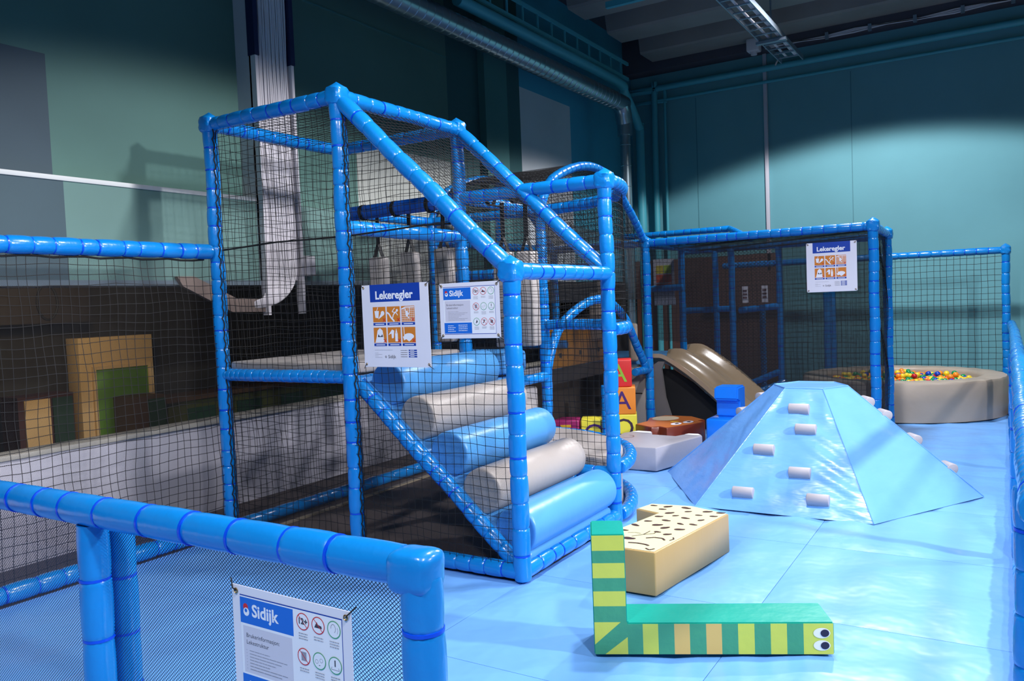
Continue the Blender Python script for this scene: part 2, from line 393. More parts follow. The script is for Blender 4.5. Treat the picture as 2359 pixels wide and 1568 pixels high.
# coarse nets
net(T, (-5.03, 4.02, 0), (1, 0, 0), (0, 0, 1), [(0, 1.24), (1.28, 1.24), (1.28, 3.02), (0, 3.02)])
net(T, (-5.03, 4.02, 0), (1, 0, 0), (0, 0, 1), [(0, .08), (1.28, .08), (1.28, 1.15), (0, 1.15)])
net(T, (-3.75, 4.00, 0), (1, 0, 0), (0, 0, 1), [(0, .08), (1.29, .08), (1.29, 1.82), (0, 3.02)])
net(T, (-5.03, 4.02, TT), (1, 0, 0), (0, 1, 0), [(0, 0), (1.28, 0), (1.28, 1.36), (0, 1.36)], name='roof_net')
sl = Vector((1.28, 0, -1.22)); net(T, (-3.75, 4.02, TT-.01), sl, (0, 1, 0), [(0, 0), (sl.length, 0), (sl.length, 1.36), (0, 1.36)], name='roof_net', cell=.045)
net(T, (-5.03, 5.38, 0), (1, 0, 0), (0, 0, 1), [(0, 1.24), (1.28, 1.24), (1.28, 3.02), (0, 3.02)])
net(T, (-3.75, 5.38, 0), (1, 0, 0), (0, 0, 1), [(0, 1.2), (1.28, 1.2), (1.28, 1.9), (0, 3.0)], cell=.06)
net(T, (-3.75, 5.40, 0), (1, 0, 0), (0, 0, 1), [(0, .36), (1.28, .36), (1.28, 2.46), (0, 2.46)], cell=.05)
net(T, (-5.03, 4.02, 0), (0, 1, 0), (0, 0, 1), [(0, 1.24), (1.36, 1.24), (1.36, 3.02), (0, 3.02)])
net(T, (-5.03, 4.02, 0), (0, 1, 0), (0, 0, 1), [(0, .08), (1.36, .08), (1.36, 1.15), (0, 1.15)])
net(T, (-2.47, 4.02, 0), (0, 1, 0), (0, 0, 1), [(1.30, 1.8), (1.36, 1.8), (1.36, 1.9), (1.30, 1.9)])
sheet(T, None, FINE, poly=[(0, .06), (2.56, .06), (2.56, 1.83), (2.25, 2.14), (0, 2.14)], O=(-5.03, 4.035, 0), U=(1, 0, 0), V=(0, 0, 1))
rope(T, [(-5.0, 4.035, 2.12), (-4.4, 4.035, 2.14), (-3.75, 4.035, 2.13), (-3.1, 4.035, 2.15), (-2.78, 4.035, 2.14)])
for k in ('A', 'B'):
    bm = bmesh.new()
    tube(bm, [(G[k][0]+.058+.003*sin(s*2.9)+.004*sin(s*1.1), 4.0+.006*sin(s*1.7), .08+s*.021) for s in range(141)], .005, 0, 5); tube(bm, [(G[k][0]+.064+.004*cos(s*2.3)+.004*cos(s*.9), 4.02, .08+s*.021) for s in range(141)], .0035, 0, 5)
    finish('net_lacing', bm, NET, T)
# platform
bm = bmesh.new(); box(bm, (-5.0, 4.06, 1.20), (-3.78, 5.35, 1.285), 0, .02, seg=3); finish('platform_mat', bm, GREY, T)
bm = bmesh.new(); box(bm, (-4.98, 4.07, 1.165), (-3.80, 5.33, 1.198), 0); finish('platform_board', bm, BLKP, T, smooth=False)
# roller ramp
a = Vector((-3.72, 0, 1.16)); b = Vector((-2.52, 0, .06)); d = (b-a); L = d.length; d.normalize(); nrm = Vector((-d.z, 0, d.x))
if nrm.z < 0: nrm = -nrm
bm = bmesh.new()
for y0, y1 in ((4.10, 5.33),):
    c = [a+nrm*.03, b+nrm*.03, b-nrm*.07, a-nrm*.07]
    lo = [bm.verts.new((q_.x, y0, q_.z)) for q_ in c]; hi = [bm.verts.new((q_.x, y1, q_.z)) for q_ in c]
    bm.faces.new(lo); bm.faces.new(hi[::-1])
    for k in range(4): bm.faces.new((lo[k], hi[k], hi[(k+1) % 4], lo[(k+1) % 4]))
bmesh.ops.recalc_face_normals(bm, faces=bm.faces[:]); finish('ramp_board', bm, ROLLB, T, smooth=False)
beamobj(T, [(-3.72, 4.075, 1.13), (-2.53, 4.075, .07)], .048, .12, name='ramp_side_beam')
beamobj(T, [(-3.72, 5.33, 1.13), (-2.53, 5.33, .07)], .045, .12, name='ramp_side_beam')
for i in range(5):
    c = a+d*(L*(.085+.2*i+.015))+nrm*.12
    bm = bmesh.new(); R0 = .145; st = []
    ys_ = [4.12, 4.121, 4.127, 4.145, 4.2, 4.7, 5.2, 5.275, 5.295, 5.299, 5.30]; rs = [.12, .135, .142, R0, R0, R0*1.01, R0, R0, .142, .135, .12]
    for y, r in zip(ys_, rs): st.append((Vector((c.x, y, c.z)), Vector((0, 1, 0)), Vector((0, 0, 1)), Vector((1, 0, 0)), r))
    ringtube(bm, st, 0, 40)
    o = finish('roller', bm, [ROLLB, GREY][i % 2], T, auto=50); 
    if i == 0: o['label'] = 'light blue foam roller'
    if i == 1: o['label'] = 'grey foam roller'
bm = bmesh.new(); box(bm, (-2.62, 4.12, .04), (-2.46, 5.30, .135), 0, .03, seg=3); finish('kick_pad', bm, ROLLB, T)

# -------- drum corner section and arched section
def arc(cx, cy, r, z, a0, a1, n=18): return [(cx+r*cos(a0+(a1-a0)*i/n), cy+r*sin(a0+(a1-a0)*i/n), z) for i in range(n+1)]
AS = thing('arched_play_frame', 'blue padded play frame with arched net roof behind the tower', 'climbing frame', (-4.3, 7.4, 0))
for z, r in ((2.5, .05), (1.42, .047), (.40, .05), (.05, .05)):
    beamobj(AS, arc(-3.75, 5.38, 1.30, z, .04, pi/2-.04), r, .11, name='curved_beam', pinch=.88)
for k, h in (('q', 2.5), ('r', 2.5), ('Er', 2.3)): postobj(AS, *G[k], 0, h, .05)
postobj(AS, -3.75, 8.0, 0, .7, .045); postobj(AS, -5.03, 8.0, 0, 3.0, .045)
def yz(x, L_): return [(x, y, z) for y, z in L_]
def smooth(pts, n=6):
    pts = [Vector(p) for p in pts]; out = []
    P = [pts[0]*2-pts[1]]+pts+[pts[-1]*2-pts[-2]]
    for i in range(1, len(P)-2):
        for k in range(n):
            t = k/n; p0, p1, p2, p3_ = P[i-1:i+3]
            out.append(.5*((2*p1)+(p2-p0)*t+(2*p0-5*p1+4*p2-p3_)*t*t+(3*p1-p0-3*p2+p3_)*t**3))
    out.append(pts[-1]); return out
VA = [(6.70, 2.5), (6.80, 2.66), (7.02, 2.85), (7.62, 3.03), (8.21, 3.02), (8.72, 2.75), (9.25, 2.34)]
for x in (-3.75, -5.03): beamobj(AS, smooth(yz(x, VA)), .045, .1, name='arch', pinch=.9)
beamobj(AS, smooth(yz(-3.75, [(6.72, .78), (6.76, 1.08), (7.11, 1.44), (7.88, 1.64), (8.5, 1.48), (9.0, 1.0), (9.2, .78)])), .047, .1, name='door_arch', pinch=.9)
for pts in ([p3('q', 2.5), p3('r', 2.5)], [p3('q', 1.42), p3('r', 1.42)], [p3('q', 1.93), p3('r', 1.93)], [p3('Bp', .93), p3('q', .93)], [p3('Bp', 2.5), p3('q', 2.5)],
            [p3('E', 2.3), p3('Er', 2.3)], [(-3.75, 8.85, .76), p3('E', .76)], [p3('r', 2.5), p3('Ap', 2.5)], [(-5.03, 6.7, 2.3), (-5.03, 9.3, 2.3)],
            [(-3.75, 6.75, .05), (-3.75, 9.25, .05)], [(-5.03, 8, 2.0), (-3.8, 8, 2.0)], [(-5.03, 8.0, 1.15), (-4.2, 8.0, 1.15)]):
    beamobj(AS, pts, .046, .13)
def vault(u, v):
    t = v/2.55; k = t*(len(VA)-1); i = min(int(k), len(VA)-2); f = k-i
    return Vector((-5.03+u, VA[i][0]*(1-f)+VA[i+1][0]*f, VA[i][1]*(1-f)+VA[i+1][1]*f+.02+.008*sin(u*11+v*7)))
net(AS, (0, 0, 0), (1, 0, 0), (0, 1, 0), [(0, 0), (1.28, 0), (1.28, 2.55), (0, 2.55)], fn=vault, name='roof_net', cell=.045, r=.0028)
bm = bmesh.new(); uvl = bm.loops.layers.uv.new('UVMap'); prev = None
for i in range(len(VA)):
    cur = [bm.verts.new((x, VA[i][0], VA[i][1]+.03)) for x in (-5.03, -3.75)]
    if prev:
        f = bm.faces.new((prev[0], prev[1], cur[1], cur[0]))
        for l, t in zip(f.loops, ((0, .4*i), (1.28, .4*i), (1.28, .4*i+.4), (0, .4*i+.4))): l[uvl].uv = t
    prev = cur
finish('roof_mesh', bm, FINED, AS)
def cyl(u, v):
    an = u/1.3; return Vector((-3.75+1.3*cos(an), 5.38+1.3*sin(an), v))
net(AS, (0, 0, 0), (1, 0, 0), (0, 0, 1), [(.05, 1.45), (2.0, 1.45), (2.0, 2.46), (.05, 2.46)], fn=cyl, name='curved_net', cell=.055)
net(AS, (-3.75, 6.7, 0), (0, 1, 0), (0, 0, 1), [(0, 1.45), (2.55, 1.45), (2.55, 2.32), (.5, 2.9), (0, 2.5)], cell=.055)
net(AS, (-5.03, 5.4, 0), (0, 1, 0), (0, 0, 1), [(0, .1), (3.9, .1), (3.9, 2.3), (0, 2.5)], cell=.06)
sheet(AS, [(-3.77, 6.75, 1.62), (-3.77, 9.25, 1.62), (-3.77, 9.25, 2.3), (-3.77, 6.75, 2.45)], FINED)
sheet(AS, [(-5.06, 5.4, .1), (-5.06, 9.25, .1), (-5.06, 9.25, 2.2), (-5.06, 5.4, 2.2)], FINE)
sheet(AS, [(-3.9, 6.9, .8), (-3.9, 9.1, .8), (-3.9, 9.1, 1.3), (-3.9, 8.5, 1.46), (-3.9, 7.3, 1.46), (-3.9, 6.9, 1.1)], FINED)  # dense mesh added across the arch to darken the yellow wall behind
# drum platform
bm = bmesh.new()
def sector(r, z0, z1, bev):
    pts = [(-3.72, 5.44)]+[(-3.75+r*cos(t), 5.38+r*sin(t)) for t in [.05+(pi/2-.1)*i/24 for i in range(25)]]
    prism(bm, pts, z0, z1, 0, bev)
sector(1.23, 0, .36, 0); sector(1.24, .36, .46, .02)
finish('drum_platform', bm, GREY, AS)
# yellow slope + dark boards inside arch
bm = bmesh.new(); box(bm, (-4.36, 7.85, .88), (-4.30, 9.2, 1.42), 0, .02); finish('crawl_wall', bm, mat('deep yellow vinyl', (196, 128, 12), .4), AS)
bm = bmesh.new()
for y in (8.0, 8.5, 9.0):
    for z in (1.0, 1.3): box(bm, (-4.30, y, z), (-4.292, y+.05, z+.05))
finish('grip_slot', bm, BLKP, AS, smooth=False)
bm = bmesh.new(); box(bm, (-4.40, 7.4, 0), (-4.34, 9.2, .86), 0); finish('dark_panel', bm, mat('dark brown panel', (38, 32, 30), .8), AS, smooth=False)
sheet(AS, [(-5.0, 6.72, .1), (-3.8, 6.72, .1), (-3.8, 6.72, 1.4), (-5.0, 6.72, 1.4)], FINE)
bm = bmesh.new(); box(bm, (-4.04, 9.30, 0), (-3.80, 9.36, .78), 0, .015); box(bm, (-3.99, 9.293, .45), (-3.85, 9.301, .46), 1); finish('grey_board', bm, [GREY, BLKP], AS)
for x, y, z0, z1, w_ in ((-4.15, 8.9, 1.05, 1.95, .17), (-4.1, 8.55, 1.15, 1.72, .16), (-3.92, 9.2, .86, 1.33, .12)):
    bm = bmesh.new(); box(bm, (x-w_/2, y, z0), (x+w_/2, y+.06, z1), 0, .028, seg=3); finish('standing_pad', bm, BEIGE, AS)
bm = bmesh.new(); box(bm, (-4.6, 6.2, .98), (-3.9, 6.62, 1.2), 0, .05); box(bm, (-4.3, 6.0, .72), (-3.85, 6.5, .96), 0, .05); finish('step_pad', bm, ROLLB, AS)
bm = bmesh.new(); box(bm, (-3.98, 6.3, 0), (-3.8, 6.62, .84), 0, .02); finish('grey_block', bm, GREY, AS)
# smooth tube with straps and punch bags
bt = thing('hanging_bar', 'smooth blue tube with black strap loops carrying the grey punch bags', 'bar', (-4.4, 5.45, 2.49))
bm = bmesh.new(); tube(bm, resample([(-5.0, 5.45, 2.49), (-3.8, 5.45, 2.5)], .2), .062, 0, 20); finish('tube', bm, mat('deep blue vinyl', (12, 88, 190), .4), bt)
bags = [(-4.83, 2.10, .80), (-4.47, 2.12, .79), (-4.1, 2.13, .8), (-3.5, 2.06, .78), (-3.28, 2.05, .76)]
names_ = ['beside the tower post', 'behind the left rules sign', 'between the two signs', 'hidden behind the landscape sign', 'right of the front tower post']
for i, (x, zt, h) in enumerate(bags):
    y = 5.62
    t = thing('punch_bag', 'grey hanging punch bag with black straps, %s' % names_[i], 'punch bag', (x, y, zt-h), 0, 'grey punch bags hanging inside the tower')
    bm = bmesh.new(); box(bm, (x-.078, y-.055, zt-h), (x+.078, y+.055, zt), 0, .018, seg=3); finish('bag', bm, GREY, t)
    bm = bmesh.new()
    for s in (-1, 1):
        P0 = Vector((x+s*.05, y, zt-.01)); P1 = Vector((x, y, zt+.13))
        q_ = [P0, P1]
        box(bm, (-.02, -.003, 0), (.02, .003, (P1-P0).length), 0, rot=Matrix.Translation(P0) @ (P1-P0).to_track_quat('Z', 'Y').to_matrix().to_4x4())
    box(bm, (x-.02, y-.003, zt+.12), (x+.02, y+.003, 2.46))
    finish('strap', bm, BLACK, t, smooth=False)
    bm = bmesh.new()
    ringtube(bm, [(Vector((x+q_, 5.45, 2.49)), Vector((1, 0, 0)), Vector((0, 1, 0)), Vector((0, 0, 1)), r_) for q_, r_ in ((-.018, .063), (-.018, .068), (.018, .068), (.018, .063))], 0, 18, False)
    box(bm, (x-.016, 5.45, 2.425), (x+.016, 5.62, 2.43))
    finish('strap_loop', bm, BLACK, t)

# ================================================================ FENCES
LF = thing('left_net_fence', 'tall blue padded fence with black netting along the left side of the play area', 'fence', (-5.03, 2.5, 0))
beamobj(LF, [(-5.03, 1.0, 2.11), (-5.03, 3.96, 2.11)], .055, .15, name='top_rail', tie=.9)
beamobj(LF, [(-5.03, 1.0, .05), (-5.03, 3.96, .05)], .055, .16, name='base_rail', tie=.9)
beamobj(LF, [(-5.03, 4.08, .03), (-5.03, 9.2, .03)], .05, .2, name='base_rail')
net(LF, (-5.03, 1.0, 0), (0, 1, 0), (0, 0, 1), [(0, .1), (2.97, .1), (2.97, 2.05), (0, 2.05)], cell=.062, r=.0023)
sheet(LF, [(-5.045, 1.0, .05), (-5.045, 3.98, .05), (-5.045, 3.98, 2.06), (-5.045, 1.0, 2.06)], FINE)
rope(LF, [(-5.03, 1.0+.1*i, 2.045+.006*sin(i*2)) for i in range(30)], .007)

RL = thing('front_railing', 'low blue padded railing with fine mesh in the foreground', 'railing', (-2.4, 1.55, 0))
beamobj(RL, [(-4.0, 1.55, 1.0), (-1.30, 1.55, 1.0)], .052, .205, name='top_rail', tie=1, pinch=.955, wob=.0015, ns=28)
beamobj(RL, [(-4.0, 1.55, .05), (-1.24, 1.55, .05)], .05, .2, name='base_rail')
bm = bmesh.new(); pad(bm, [(-1.245, 1.55, 0), (-1.245, 1.55, .98)], .053, .17, .955, 1, ns=28, rnd=random.Random(3), wob=.0015)
t = bmesh.new(); bmesh.ops.create_cube(t, size=2); bmesh.ops.subdivide_edges(t, edges=t.edges[:], cuts=7, use_grid_fill=True)
for v in t.verts:
    c = v.co.copy(); n = (abs(c.x)**4+abs(c.y)**2.6+abs(c.z)**4)**(1/4); c /= n
    pk = max(0, c.x)*max(0, c.z)
    v.co = Vector((-1.262+c.x*.066*(1+.16*pk), 1.55+c.y*.055, .992+c.z*.057*(1+.10*pk)))
add(bm, t, 0); finish('corner_post', bm, [BLUE, TIE], RL, auto=60)
bm = bmesh.new(); pad(bm, [(-2.66, 1.55, 0), (-2.66, 1.55, .955)], .05, .17, .955, 1, ns=28, rnd=random.Random(5), wob=.0015); finish('post', bm, [BLUE, TIE], RL)
bm = bmesh.new(); pad(bm, [(-2.66, 1.65, 0), (-2.66, 1.65, .93)], .045, .17, .955, 1, ns=20, rnd=random.Random(5), wob=.0015); finish('inner_post', bm, [BLUE, TIE], RL)
sheet(RL, [(-4.0, 1.585, .05), (-1.26, 1.585, .05), (-1.26, 1.585, .98), (-4.0, 1.585, .98)], FINEB)

RF = thing('right_fence', 'blue padded fence with posts running along the right edge to the ball pit', 'fence', (.05, 8, 0))
postobj(RF, .0, 13.28, 0, 2.1, .052, cap=True)
for y in (10.98, 8.31, 5.6, 2.9): postobj(RF, .09 if y > 9 else .06, y, 0, 1.02, .05)
postobj(RF, .09, 12.1, 0, 1.02, .045)
beamobj(RF, [(.06, 13.2, 1.07), (.08, 10.98, 1.07), (.07, 2.4, 1.07)], .05, .085, name='top_rail', pinch=.93, tie=.2)
beamobj(RF, [(.085, 13.2, .05), (.085, 10.9, .05), (.06, 2.4, .05)], .05, .1, name='base_rail', pinch=.93, tie=.2)
BF = thing('back_fence', 'tall blue padded fence with square netting behind the ball pit', 'fence', (-2, 13.28, 0))
beamobj(BF, [(-4.0, 13.28, 2.1), (-.05, 13.28, 2.1)], .05, .15, name='top_rail')
net(BF, (-4.0, 13.28, 0), (1, 0, 0), (0, 0, 1), [(0, .1), (3.97, .1), (3.97, 2.05), (0, 2.05)], cell=.085, r=.0032, wob=.004)
postobj(BF, -2.3, 13.28, 0, 2.06, .05)

# ================================================================ CAGE ROOM WITH SLIDE
CG = thing('net_cage', 'blue padded net cage around the slide, with a rules banner on its front', 'play cage', (-2.5, 10.3, 0))
for k, h in (('E', 2.3), ('F', 2.3), ('Gp', 2.27)): postobj(CG, *G[k], 0, h, .052, seg=.13, cap=True, pinch=.93)
for pts in ([p3('E', 2.3), p3('F', 2.3)], [p3('F', 2.3), p3('Gp', 2.27)], [(-4.2, 11.9, 2.31), (-2.76, 11.9, 2.31)], [(-3.74, 9.35, 2.28), (-3.74, 11.9, 2.31)], [(-1.25, 10.5, 2.25), (-2.76, 11.9, 2.31)],
            [(-4.2, 10.6, 1.75), (-3.74, 10.6, 1.76)], [(-4.2, 11.9, 1.41), (-3.46, 11.9, 1.42)], [(-3.36, 11.9, 1.39), (-2.78, 11.9, 1.44)],
            [(-5.2, 11.9, 2.6), (-3.47, 11.9, 2.6)], [(-3.47, 11.9, 2.6), (-2.9, 10.9, 2.36)], [(-3.36, 11.9, .25), (-2.78, 11.9, .5)], [(-3.36, 11.5, .1), (-2.7, 11.9, .35)]):
    beamobj(CG, pts, .046, .13, pinch=.92)
postobj(CG, -3.77, 10.62, .9, 2.3, .045, pinch=.92)
for x, y, h in ((-3.70, 11.9, 2.3), (-3.37, 11.6, 2.3), (-2.77, 11.9, 2.3), (-3.15, 12.4, 1.4), (-2.3, 12.8, 1.6)): postobj(CG, x, y, 0, h, .045, pinch=.92)
P1 = [(0, 1.12), (.7, 1.07), (.7, 2.26), (0, 2.26)]; P2 = [(.7, 1.07), (1.9, .1), (1.9, 2.26), (.7, 2.26)]; P3 = [(1.9, .08), (2.56, .08), (2.56, 2.26), (1.9, 2.26)]
for P_ in (P1, P2, P3):
    net(CG, (-3.75, 9.3, 0), (1, 0, 0), (0, 0, 1), P_, cell=.05)
    sheet(CG, None, FINED, poly=P_, O=(-3.75, 9.32, 0), U=(1, 0, 0), V=(0, 0, 1))
net(CG, (-1.19, 9.3, 0), (0, 1, 0), (0, 0, 1), [(0, .08), (1.15, .08), (1.15, 2.26), (0, 2.26)], cell=.05)
sheet(CG, [(-1.2, 9.35, .08), (-1.2, 10.45, .08), (-1.2, 10.45, 2.24), (-1.2, 9.35, 2.26)], FINED)
sheet(CG, [(-2.76, 11.9, .08), (-1.25, 10.5, .08), (-1.25, 10.5, 2.24), (-2.76, 11.9, 2.26)], FINED)
net(CG, (-3.75, 9.3, 2.28), (1, 0, 0), (0, 1, 0), [(0, 0), (2.56, 0), (2.56, 1.1), (1, 2.6), (0, 2.6)], cell=.05, name='roof_net')
sheet(CG, [(-3.75, 9.3, 2.3), (-1.19, 9.3, 2.3), (-1.19, 10.4, 2.28), (-2.75, 11.9, 2.3), (-3.75, 11.9, 2.3)], FINED, name='roof_mesh')
sheet(CG, [(-4.2, 11.93, .08), (-2.76, 11.93, .08), (-2.76, 11.93, 2.3), (-4.2, 11.93, 2.3)], FINED)
sheet(CG, [(-3.76, 9.35, .9), (-3.76, 11.9, .9), (-3.76, 11.9, 2.3), (-3.76, 9.35, 2.3)], FINE)
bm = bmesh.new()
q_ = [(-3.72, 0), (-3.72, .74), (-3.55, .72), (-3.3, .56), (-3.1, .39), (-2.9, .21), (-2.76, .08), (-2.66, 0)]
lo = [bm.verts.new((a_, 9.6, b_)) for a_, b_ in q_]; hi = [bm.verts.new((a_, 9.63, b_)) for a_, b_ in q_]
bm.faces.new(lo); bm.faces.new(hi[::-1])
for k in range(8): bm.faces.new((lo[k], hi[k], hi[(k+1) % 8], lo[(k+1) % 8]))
bmesh.ops.recalc_face_normals(bm, faces=bm.faces[:]); finish('under_slide_shade', bm, BLKP, CG, smooth=False)  # black sheet standing in for the dark shaded space under the chute
bm = bmesh.new(); box(bm, (-4.7, 9.42, .80), (-3.80, 10.5, .90), 0, .02); finish('slide_deck', bm, ROLLB, CG)
# slide
SLM = mat('beige slide plastic', (168, 146, 118), .22, coat=.5)
sd = thing('slide', 'beige two-lane plastic slide coming out of the net cage', 'slide', (-2.9, 10.1, 0))
path = smooth([(-3.66, .55), (-3.62, .82), (-3.5, .955), (-3.3, .93), (-3.0, .73), (-2.7, .47), (-2.4, .22), (-2.15, .12), (-1.95, .10)], 6)if False else None
pp = smooth([(-3.80, 0, .90), (-3.70, 0, .91), (-3.58, 0, .885), (-3.32, 0, .72), (-3.1, 0, .545), (-2.9, 0, .365), (-2.78, 0, .25), (-2.62, 0, .14), (-2.4, 0, .10)], 6)
prof = []
n = 96
for i in range(n+1):
    t = i/n; y = 9.4+1.5*t
    ph = (t*2) % 1 if t < 1 else 1
    h = .5+.5*cos(2*pi*ph); h = h**3.2
    prof.append((y, h*.13-.10+.03*t))
bm = bmesh.new(); rows = []
for (p_, T_, U_, V_) in frames(pp):
    up_ = Vector((-T_.z, 0, T_.x)); up_ = up_ if up_.z > 0 else -up_
    rows.append([bm.verts.new((p_.x+up_.x*h, y, p_.z+up_.z*h)) for y, h in prof]+[bm.verts.new((p_.x+up_.x*(prof[k][1]-(.05 if k in (0, n) else .02)), prof[k][0], p_.z+up_.z*(prof[k][1]-(.05 if k in (0, n) else .02)))) for k in range(n, -1, -1)])
for a_, b_ in zip(rows, rows[1:]):
    for k in range(len(a_)): bm.faces.new((a_[k], a_[(k+1) % len(a_)], b_[(k+1) % len(a_)], b_[k]))
bm.faces.new(rows[0]); bm.faces.new(rows[-1][::-1])
bmesh.ops.recalc_face_normals(bm, faces=bm.faces[:]); finish('chute', bm, SLM, sd, auto=70)
bm = bmesh.new()
pl = [(-3.70, 0), (-3.74, .70), (-3.73, .80), (-3.66, .845), (-3.58, .84), (-3.62, .74), (-3.58, .4), (-3.46, 0)]
lo = [bm.verts.new((x, 9.37, z)) for x, z in pl]; hi = [bm.verts.new((x, 9.41, z)) for x, z in pl]
bm.faces.new(lo); bm.faces.new(hi[::-1])
for k in range(len(pl)): bm.faces.new((lo[k], hi[k], hi[(k+1) % len(pl)], lo[(k+1) % len(pl)]))
bmesh.ops.recalc_face_normals(bm, faces=bm.faces[:]); finish('side_panel', bm, mat('shade darkened side vinyl', (104, 98, 94), .6), sd, smooth=False)  # grey darkened so the panel colour carries the shade on the slide's side
# blue chair
ch = thing('foam_chair', 'bright blue foam chair beside the slide, behind the pyramid hill', 'foam chair', (-2.5, 8.4, 0))
CH = mat('bright blue seat vinyl', (10, 122, 236), .3, .2, 8, coat=.3)
bm = bmesh.new(); box(bm, (-2.67, 8.12, -.004), (-2.36, 8.5, .36), 0, .02, seg=3); finish('seat', bm, CH, ch)
bm = bmesh.new()
q_ = [(8.30, .36), (8.30, .52), (8.22, .55), (8.24, .68), (8.5, .68), (8.5, .36)]
lo = [bm.verts.new((-2.61, a_, b_)) for a_, b_ in q_]; hi = [bm.verts.new((-2.36, a_, b_)) for a_, b_ in q_]
bm.faces.new(lo); bm.faces.new(hi[::-1])
for k in range(6): bm.faces.new((lo[k], hi[k], hi[(k+1) % 6], lo[(k+1) % 6]))
bmesh.ops.recalc_face_normals(bm, faces=bm.faces[:]); bmesh.ops.bevel(bm, geom=bm.edges[:], offset=.015, segments=2, affect='EDGES'); finish('backrest', bm, CH, ch)
# poster and plates in cage
po = thing('wall_poster', 'white poster with coloured squares hanging in the dark play cage', 'poster', (-4.05, 10.7, 1.9))
bm = bmesh.new(); box(bm, (-4.2, 10.68, 1.6), (-3.9, 10.69, 2.16)); finish('sheet', bm, mat('dim white sheet', (190, 190, 200), .6), po, smooth=False)
cs = [(212, 190, 60), (170, 196, 60), (212, 84, 50), (200, 80, 60), (190, 60, 40), (205, 70, 45)]
for i, c in enumerate(cs):
    x = -4.16+.115*(i % 2); z = 1.96-.125*(i//2)
    bm = bmesh.new(); box(bm, (x, 10.674, z), (x+.105, 10.68, z+.11)); finish('coloured_square', bm, mat('poster colour %d' % i, c), po, smooth=False)
for (x0, x1, z0, z1, nm) in ((-4.19, -3.88, 1.52, 1.62, 'small white plate below the poster in the play cage'),):
    bm = bmesh.new(); box(bm, (x0, 10.66, z0), (x1, 10.67, z1)); tag(finish('name_plate', bm, WHITE, smooth=False), nm, 'sign')
for x, nm in ((-3.28, 'left one of two small framed cards hanging in the cage netting'), (-3.0, 'right one of two small framed cards hanging in the cage netting')):
    t = thing('hanging_card', nm, 'card', (x+.04, 11.8, 1.6))
    bm = bmesh.new(); box(bm, (x, 11.8, 1.5), (x+.085, 11.81, 1.74)); finish('card', bm, WHITE, t, smooth=False)
    bm = bmesh.new()
    for k in range(9): box(bm, (x+.012+.02*(k % 3), 11.794, 1.56+.05*(k//3)), (x+.026+.02*(k % 3), 11.8, 1.59+.05*(k//3)))
    finish('print', bm, mat('maroon print', (92, 40, 44)), t, smooth=False)

# ================================================================ FOAM SHAPES
# pyramid hill
H = thing('pyramid_hill', 'large light blue hexagonal foam hill with grey climbing grips', 'foam hill', (-1.445, 7.17, 0))
hc = Vector((-1.445, 7.15, 0)); ht = Vector((-1.435, 7.18, .838)); RB, RT = 1.285, .30
bot = [hc+Vector((RB*cos(radians(60*k)), RB*sin(radians(60*k))*1.0, -.004)) for k in range(6)]; top = [ht+Vector((RT*cos(radians(60*k)), RT*sin(radians(60*k)), 0)) for k in range(6)]
bm = bmesh.new()
for k in range(6):
    j = (k+1) % 6; nn = 44; rows = []
    fn_ = (bot[j]-bot[k]).cross(top[k]-bot[k]).normalized()
    for i in range(nn+1):
        row = []
        for m in range(nn+1):
            s, t_ = m/nn, i/nn
            p_ = (bot[k].lerp(bot[j], s)).lerp(top[k].lerp(top[j], s), t_)
            e = min(s, 1-s, t_, 1-t_)*8; e = min(e, 1)
            wob = (.007*sin(s*10+k)*sin(t_*7+k*2)+.0075*sin(t_*30+s*8+3*sin(s*6+t_*4))*(.1+s**3)*(1 if k == 4 else .35)+.003*sin(s*34+t_*6)*max(0, .25-t_)*4)*e
            row.append(bm.verts.new(p_+fn_*wob))
        rows.append(row)
    for i in range(nn):
        for m in range(nn): bm.faces.new((rows[i][m], rows[i][m+1], rows[i+1][m+1], rows[i+1][m]))
bm.faces.new([bm.verts.new(v) for v in top]); 
bmesh.ops.remove_doubles(bm, verts=bm.verts[:], dist=.0008); bmesh.ops.recalc_face_normals(bm, faces=bm.faces[:])
finish('hill_cover', bm, HILLM, H, auto=25)
bm = bmesh.new()
for k in range(6):
    tube(bm, resample([bot[k]+Vector((0, 0, .004)), top[k]], .2), .004, 0, 6); tube(bm, [top[k], top[(k+1) % 6]], .006, 0, 6)
finish('seam_piping', bm, HILLM, H)
GR = mat('pale grey foam', (168, 164, 170), .55, .1, 20)
def grip(P, out, along, n_=.125, r=.038):
    out = out.normalized(); along = along.normalized(); upv = out.cross(along).normalized()
    bm = bmesh.new(); st = []
    for s, q_ in ((-.5, .85), (-.485, .97), (-.46, 1), (.46, 1), (.485, .97), (.5, .85)):
        ring = []
        for a_ in range(17):
            an = -pi*.5+pi*a_/16
            ring.append(P+along*s*n_*1.0+out*(cos(an)*r*1.15*q_+.012)+upv*sin(an)*r*q_)
        ring += [P+along*s*n_-upv*0+upv*r*q_-out*.005, P+along*s*n_-upv*r*q_-out*.005]
        st.append([bm.verts.new(v) for v in ring])
    for a_, b_ in zip(st, st[1:]):
        for k in range(len(a_)): bm.faces.new((a_[k], a_[(k+1) % len(a_)], b_[(k+1) % len(a_)], b_[k]))
    bm.faces.new(st[0]); bm.faces.new(st[-1][::-1]); bmesh.ops.recalc_face_normals(bm, faces=bm.faces[:])
    return finish('climbing_grip', bm, GR, H, auto=50)
def face_n(k):
    j = (k+1) % 6; n_ = (bot[j]-bot[k]).cross(top[k]-bot[k]).normalized()
    return n_ if n_.dot(bot[k]+bot[j]-2*hc) > 0 else -n_
